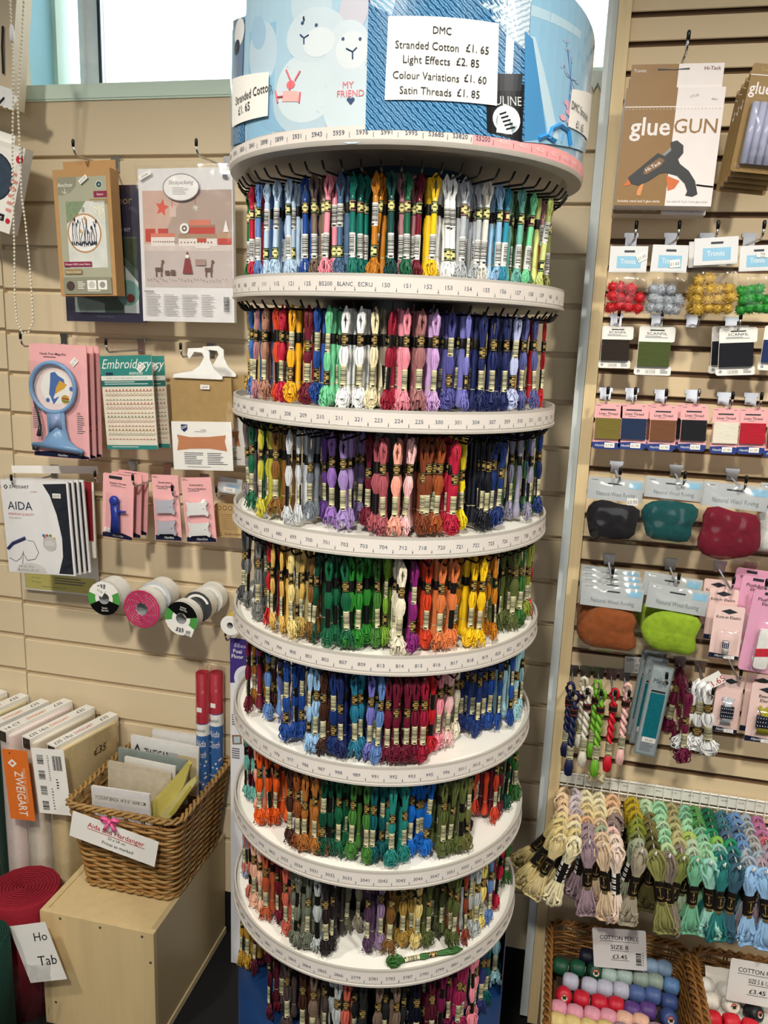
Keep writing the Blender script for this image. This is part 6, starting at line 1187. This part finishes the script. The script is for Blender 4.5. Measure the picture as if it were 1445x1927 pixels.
# ---------------------------------------------------------------- the white wire rack of tapestry wool
RZ, RY = Z0 - 1.345, -.30
TIPS = [1060, 1085, 1109, 1135, 1160, 1207, 1233, 1259, 1286, 1311, 1336, 1362, 1390, 1416, 1441, 1466]
WIRE = M('#eceae4', .35)
cxs = [at(x, 1575 + (x - 1060)*.185, RY).x for x in TIPS]
RACK = thing('wool_rack', 'white wire rack of prongs holding wool hanks, low on the right slat panel', 'rack', (cxs[0], PY, RZ))
m = MB(); x1 = cxs[-1] - cxs[0] + .03
for k in range(5): m.tube([(-.015, -.012, .030 - .03*k), (x1, -.012, .030 - .03*k)], .0016, 6, WIRE)
for k in range(24): m.tube([(-.012 + k*x1/23, -.015, .036), (-.012 + k*x1/23, -.015, -.09)], .0013, 5, WIRE)
m.build('wire_grid', RACK); m = MB(); m.box(-.015, x1, -.009, -.006, .004, .030, M('#dcdcd2', .6)); 
for k in range(12): m.text(str(8000 + 12*k), .03 + k*.034, .016, -.0095, .004, GREYTXT)
m.build('number_card', RACK)
for x in cxs:
    d = x - cxs[0]; m = MB(); m.tube([(d, -.012, 0), (d, RY - PY, -.001), (d, RY - PY - .006, .003), (d, RY - PY - .008, .012)], .0017, 6, WIRE); m.build('prong', RACK, True)
HL = .165
HPROF = P_((0, 0), (.03, 11), (.08, 16), (.16, 17), (.27, 12), (.35, 6.5), (.61, 6.5), (.69, 12), (.84, 18), (.94, 20), (.985, 16), (1, 5))
HM = []; LAB = []
AN = M('#171310', .4); OLV = M('#5d5232', .45)
for i in range(3):
    m = MB(); strands(m, WOOL, HL, 17, HPROF, 70 + i, .0027, depth=.85, npt=26, warp=.125, nest=.017, hole=.22, wig=.05, sides=5, stray=2); m.lathe([(.002, -.012), (.008, -.02), (.007, -HL*.25), (.004, -HL*.36), (.004, -HL*.62), (.010, -HL*.8), (.010, -HL*.93), (0, -HL*.96)], 10, WOOL); HM.append(m.mesh('wool_hank', True))
    if i < 2:
        b = band(HL, .35, .645, .0098, .0080, [(9, AN, OLV, None), (.25, GOLD, OLV, GOLD), (1, OLV, OLV, None)])
        zc = -HL*.50; y = -.0085
        b.text('Anchor', 0, zc + .012, y, .0034, GOLD, maxw=.013); b.tube([(0, y, zc + .008), (0, y, zc - .010)], .0006, 4, GOLD); b.tube([(.0028*cos(q*.7), y, zc + .008 + .0016*sin(q*.7)) for q in range(9)][:0] or [(-.0018, y, zc + .005), (.0018, y, zc + .005)], .0005, 4, GOLD)
        b.tube([(.0045*cos(pi + pi*q/8), y, zc - .006 + .0045*sin(pi + pi*q/8)) for q in range(9)], .0006, 4, GOLD); b.ell(0, zc + .009, .0014, .0014, y, GOLD, 10)
    else:
        b = band(HL, .35, .645, .0098, .0080, [(1, PAPER, AN, AN)] + [(r_, q_, AN, AN) for r_, q_ in ((.5, INK), (.3, PAPER), (.2, INK), (.4, PAPER), (.6, INK), (.3, PAPER), (.2, INK), (.3, PAPER), (.5, INK), (.8, PAPER))] + [(.4, OLV, OLV, None)])
    LAB.append(b.mesh('paper_band'))
def hank(kind, loc, rot, hexc, label, sc=1.0):
    o = bpy.data.objects.new('wool_hank', HM[kind]); COL.objects.link(o); o.color = (*lin(hexc), 1); o.location = loc; o.rotation_euler = rot; o.scale = (sc, sc, 1)
    c = bpy.data.objects.new('paper_band', LAB[kind]); COL.objects.link(c); c.parent = o; tag(o, label, 'wool hank', 'wool hanks on the wire rack'); return o
WC = dict(x.split(':') for x in "peach cream:#e3c29a|pale peach:#e6cba6|straw:#d6c489|pale straw:#decb96|cream:#e6dcb6|mauve white:#c9bfc4|pale mauve:#bcaeb6|dusty mauve:#9a838c|peach:#e0b48a|beige:#d9bf9f|rose white:#e8d3c4|taupe mauve:#8d7873|pale pink:#e6c0b6|mustard:#b39a1e|lime olive:#7f8a2b|sage grey:#9aa48a|grey taupe:#9d9480|pale mint:#b3d1a9|olive brown:#6d6634|dark olive:#4f4a22|olive:#85844a|moss:#77803f|mint:#9acfa4|pale green:#b5cf9a|taupe:#85786a|khaki straw:#a59d6b|khaki:#b5b07a|soft green:#7fb896|lime:#a7bd5e|pale sage:#aec3a6|leaf green:#4f8e4a|sea green:#6fae8c|aqua mint:#94c9ba|dark green:#0f5c3d|emerald:#1f8a5c|bright lime:#7fb650|teal:#1d7270|teal blue:#3b6f7d|slate blue:#4b6480|petrol:#2f5568|sky blue:#8fb6dc|mid blue:#5f88b8|blue grey:#97a5b2|grey:#a5a7a8|mauve pink:#b06a94|rose:#c46a7c|lilac grey:#9c8a98|coral:#e08a72|salmon:#eba184".split('|'))
COLS = ["pale peach,peach cream,pale peach,pale straw,straw,straw,pale straw", "mauve white,mauve white,pale mauve,pale peach,cream,straw,cream", "cream,pale straw,pale straw,peach,dusty mauve,dusty mauve,dusty mauve", "cream,cream,pale straw,beige,sage grey,beige,beige",
 "peach,pale peach,taupe mauve,taupe mauve,pale pink,rose white,rose white", "mustard,mustard,lime olive,lime olive,moss,sage grey,grey taupe", "pale mint,olive brown,olive brown,olive brown,dark olive,dark olive,olive", "mint,mint,pale mint,mint,mint,pale green,taupe", "khaki straw,khaki straw,khaki,khaki,khaki,taupe,moss",
 "soft green,mint,mint,lime,pale sage,pale sage,sea green", "leaf green,leaf green,soft green,soft green,mint,mint,aqua mint", "dark green,dark green,emerald,bright lime,aqua mint,teal,teal", "teal blue,teal blue,slate blue,emerald,teal,petrol,petrol", "mid blue,slate blue,mid blue,mid blue,blue grey,blue grey,sky blue", "blue grey,grey,grey,grey,blue grey,lilac grey,sky blue", "mauve pink,mauve pink,rose,lilac grey,lilac grey,salmon,salmon"]
PRW = ['first', 'second', 'third', 'fourth', 'fifth', 'sixth', 'seventh', 'eighth', 'ninth', 'tenth', 'eleventh', 'twelfth', 'thirteenth', 'fourteenth', 'fifteenth', 'sixteenth']
rw = random.Random(8)
for c, row in enumerate(COLS):
    names = row.split(','); names = names[:1] + names
    for j, nm in enumerate(names):
        fr = j == len(names) - 1; y = -.110 - .0252*j
        lean = {0: .42, 1: .22, 2: .12}.get(c, 0)*(1 if j > 4 else .3) + rw.gauss(0, .10)
        pos = 'nearest the wall' if j == 0 else ('front one' if fr else f'{ordinal(j + 1)} from the wall')
        hank(rw.choice((0, 0, 1, 2)) if not fr else (2 if c in (1, 4) else rw.choice((0, 1))), (cxs[c] + rw.gauss(0, .001), y + (0 if not fr else -.004), RZ + .002), (rw.gauss(.0, .04) + (.10 if not fr else -.02), lean, rw.gauss(0, .28)), WC[nm], f"{nm} wool hank on the {PRW[c]} prong from the left, {pos}", rw.uniform(.94, 1.08))
q = at(1128, 1496, -.17); hank(1, (q.x, -.115, RZ + .040), (1.15, .15, .2), WC['cream'], 'cream wool hank lying loose on top of the fourth and fifth prongs')

# ---------------------------------------------------------------- two baskets of cotton balls on the unit's bottom shelf
structure(MB().box(PX1, 4.0, -.56, PY, 0.0, .205, M('#d9c4a0', .55, .02, 8)), 'trim_4')
RB1, RB2 = .345, .218
wicker_basket('left wicker basket of coloured cotton balls at the foot of the right panel', .064, .352, -.47, -.150, RB2, RB1, .006, .0072, .0030, .017, 'wicker baskets', .0026, M('#84592a', .5, .22, 30))
wicker_basket('right wicker basket of white and red cotton balls, cut by the photo corner', .366, .66, -.47, -.150, RB2, RB1, .006, .0072, .0030, .017, 'wicker baskets', .0026, M('#84592a', .5, .22, 30))
BALL = []
for i in range(2):
    m = MB(); R, h = .0168, .0165; m.lathe([(.004, -h*.92), (.009, -h), (R*.86, -h*.82), (R*.97, -h*.45), (R, 0), (R*.97, h*.45), (R*.86, h*.82), (.009, h), (.004, h*.92)], 24, YARN, axis='x')
    for k in range(16):                         # windings that stand proud of the ball
        a0 = k*.42; tilt = .5*sin(k*1.9); m.tube([((.62*h*sin(a + a0)*sin(.9 + .3*tilt)) , R*1.0*cos(a)*(1 - .06*abs(sin(a + a0))), R*1.0*sin(a)*(1 - .06*abs(sin(a + a0)))) for a in [2*pi*q/20 for q in range(20)]], .0006, 4, YARN, True)
    BALL.append(m.mesh('cotton_ball', True))
m = MB(); m.lathe([(0, .0171), (.0066, .0169), (.0068, .0164)], 16, M('#cfc5b0', .4), axis='x'); m.lathe([(.0045, .0174), (.0068, .0171)], 16, M('#b5432c', .5), axis='x', a0=0, a1=pi); m.box(.0173, .0176, -.0035, .0035, -.003, .003, INK); ENDL = m.mesh('end_label')
def cball(px, py, hexc, label, group, z=.300, rz=0.0, end=False):
    c = atz(px, py, z); o = bpy.data.objects.new('cotton_ball', BALL[0]); COL.objects.link(o); o.color = (*lin(hexc), 1); o.location = c; o.rotation_euler = (rw.uniform(0, 6), 0, rz if not end else -1.2 + rz)
    if end: o.rotation_euler = (0, -.5, -1.3 + rz)
    e = bpy.data.objects.new('end_label', ENDL); COL.objects.link(e); e.parent = o; tag(o, label, 'cotton ball', group)
def z2(x, y): return 980 + x*.3218, 1680 + y*.3218
G1 = 'cotton balls in the left basket'; pat = [
 ('dark green', '#124a33', [(232, 430), (330, 440)], 'row at the back left'), ('black navy', '#141a2c', [(388, 372)], 'behind the green ones'), ('bottle green', '#0f3d2c', [(432, 458, 1)], 'beside the sign'),
 ('pale grey green', '#9db0ab', [(515, 485), (605, 490)], 'row below the sign'), ('sage grey', '#8b9a92', [(700, 505), (785, 520)], 'row below the sign'), ('blue grey', '#7f96b3', [(760, 432), (838, 442)], 'at the back right'), ('steel blue', '#5b7fae', [(880, 545)], 'by the right basket wall'),
 ('lavender grey', '#b3b3c6', [(290, 520), (400, 545), (490, 560), (585, 572)], 'row above the red ones'), ('denim blue', '#4a5f94', [(678, 592), (772, 602)], 'row above the purple ones'), ('dark blue', '#36497f', [(868, 640), (862, 732, 1)], 'by the right basket wall'),
 ('bright red', '#c01a32', [(250, 600, 1), (355, 622), (458, 645), (555, 658)], 'row above the pink ones'), ('purple', '#5a3a80', [(650, 688), (742, 690)], 'beside the red ones'),
 ('rose pink', '#d995a8', [(220, 680), (315, 705), (415, 718), (510, 732)], 'row in front of the red ones'), ('peach', '#dfb29c', [(605, 745), (700, 760)], 'row in front of the purple ones'), ('pale yellow', '#dbc483', [(210, 752), (300, 770), (395, 790), (490, 800)], 'front row'), ('dusky mauve', '#a58a9c', [(590, 815), (690, 825), (790, 815)], 'front row')]
for nm, hx_, pts, where in pat:
    for i, q in enumerate(pts):
        lab = f"{nm} cotton ball in the left basket, {where}" + (f", {['leftmost', 'second', 'third', 'fourth'][i]}" if len(pts) > 1 else '')
        zz = .292 + max(0, .5 - (q[1] - 370)/500)*.02
        cball(*z2(q[0], q[1]), hx_, lab, G1, zz, rw.gauss(-.12, .06), len(q) > 2)
G2 = 'cotton balls in the right basket'
for nm, hx_, pts, where in [('white', '#e6e3df', [(1080, 545), (1195, 572, 1), (1315, 612, 1), (1430, 640, 1)], 'back row'), ('ivory', '#e2ddd2', [(1105, 630), (1225, 655, 1)], 'second row'), ('black', '#14161d', [(1360, 702, 1)], 'right of the ivory ones'), ('scarlet', '#c9182c', [(1120, 740), (1230, 758), (1340, 790)], 'front row')]:
    for i, q in enumerate(pts): cball(*z2(q[0], q[1]), hx_, f"{nm} cotton ball in the right basket, {where}" + (f", {['leftmost', 'second', 'third', 'fourth'][i]}" if len(pts) > 1 else ''), G2, .296, rw.gauss(0, .2), len(q) > 2)
LIN = M('#d9d4cd', .7, .05, 40, bump=.3)
for x0, x1, lab in ((.084, .332, 'dark brown sheet under the coloured cotton balls in the left basket'), (.392, .634, 'sheet of white tissue paper under the balls in the right basket')):
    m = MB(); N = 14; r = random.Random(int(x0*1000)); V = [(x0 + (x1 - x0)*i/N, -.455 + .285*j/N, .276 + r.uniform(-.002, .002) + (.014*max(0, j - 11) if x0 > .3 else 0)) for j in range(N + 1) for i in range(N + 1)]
    m.add(V, [(j*(N + 1) + i, j*(N + 1) + i + 1, (j + 1)*(N + 1) + i + 1, (j + 1)*(N + 1) + i) for j in range(N) for i in range(N)], LIN if x0 > .3 else M('#3d3026', .8)); o = m.build('liner_paper', None, True); tag(o, lab, 'liner paper')  # left sheet is dark brown, right one pale
def perle_sign(label, TL, TR, BL, Y, l1, l2, l3):
    p = Pack('basket_sign', label, 'sign', TL, TR, BL, Y, 'printed signs in the ball baskets'); p.slab('card', 0, 0, 1, 1, .0015, M('#dcdad7', .45, .02), 0, .004)
    for t, u, v in ((l1, .5, .27), (l2, .5, .50), (l3, .5, .74)):
        w_ = p.w*(.72 if t == l1 else .34); p.text(t, u, v, .105, INK, bold=.006, maxw=w_); p.rect(u - .5*w_/p.w, v + .035, u + .5*w_/p.w, v + .045, INK)
    p.bars(.80, .56, .9, .88, 3, True); p.lines(.92, .54, .95, .9, 6, GREYTXT); p.done('lettering')
perle_sign('white sign reading cotton perle size 8 in the left ball basket', (1114, 1745), (1215, 1752), (1117, 1819), -.235, 'COTTON PERLE', 'SIZE 8', '£3.45')
perle_sign('white sign reading size 5 in the right ball basket at the corner', (1376, 1803), (1490, 1828), (1370, 1882), -.265, 'COTTON PERLE', 'SIZE 5 & 12', '£3.45')
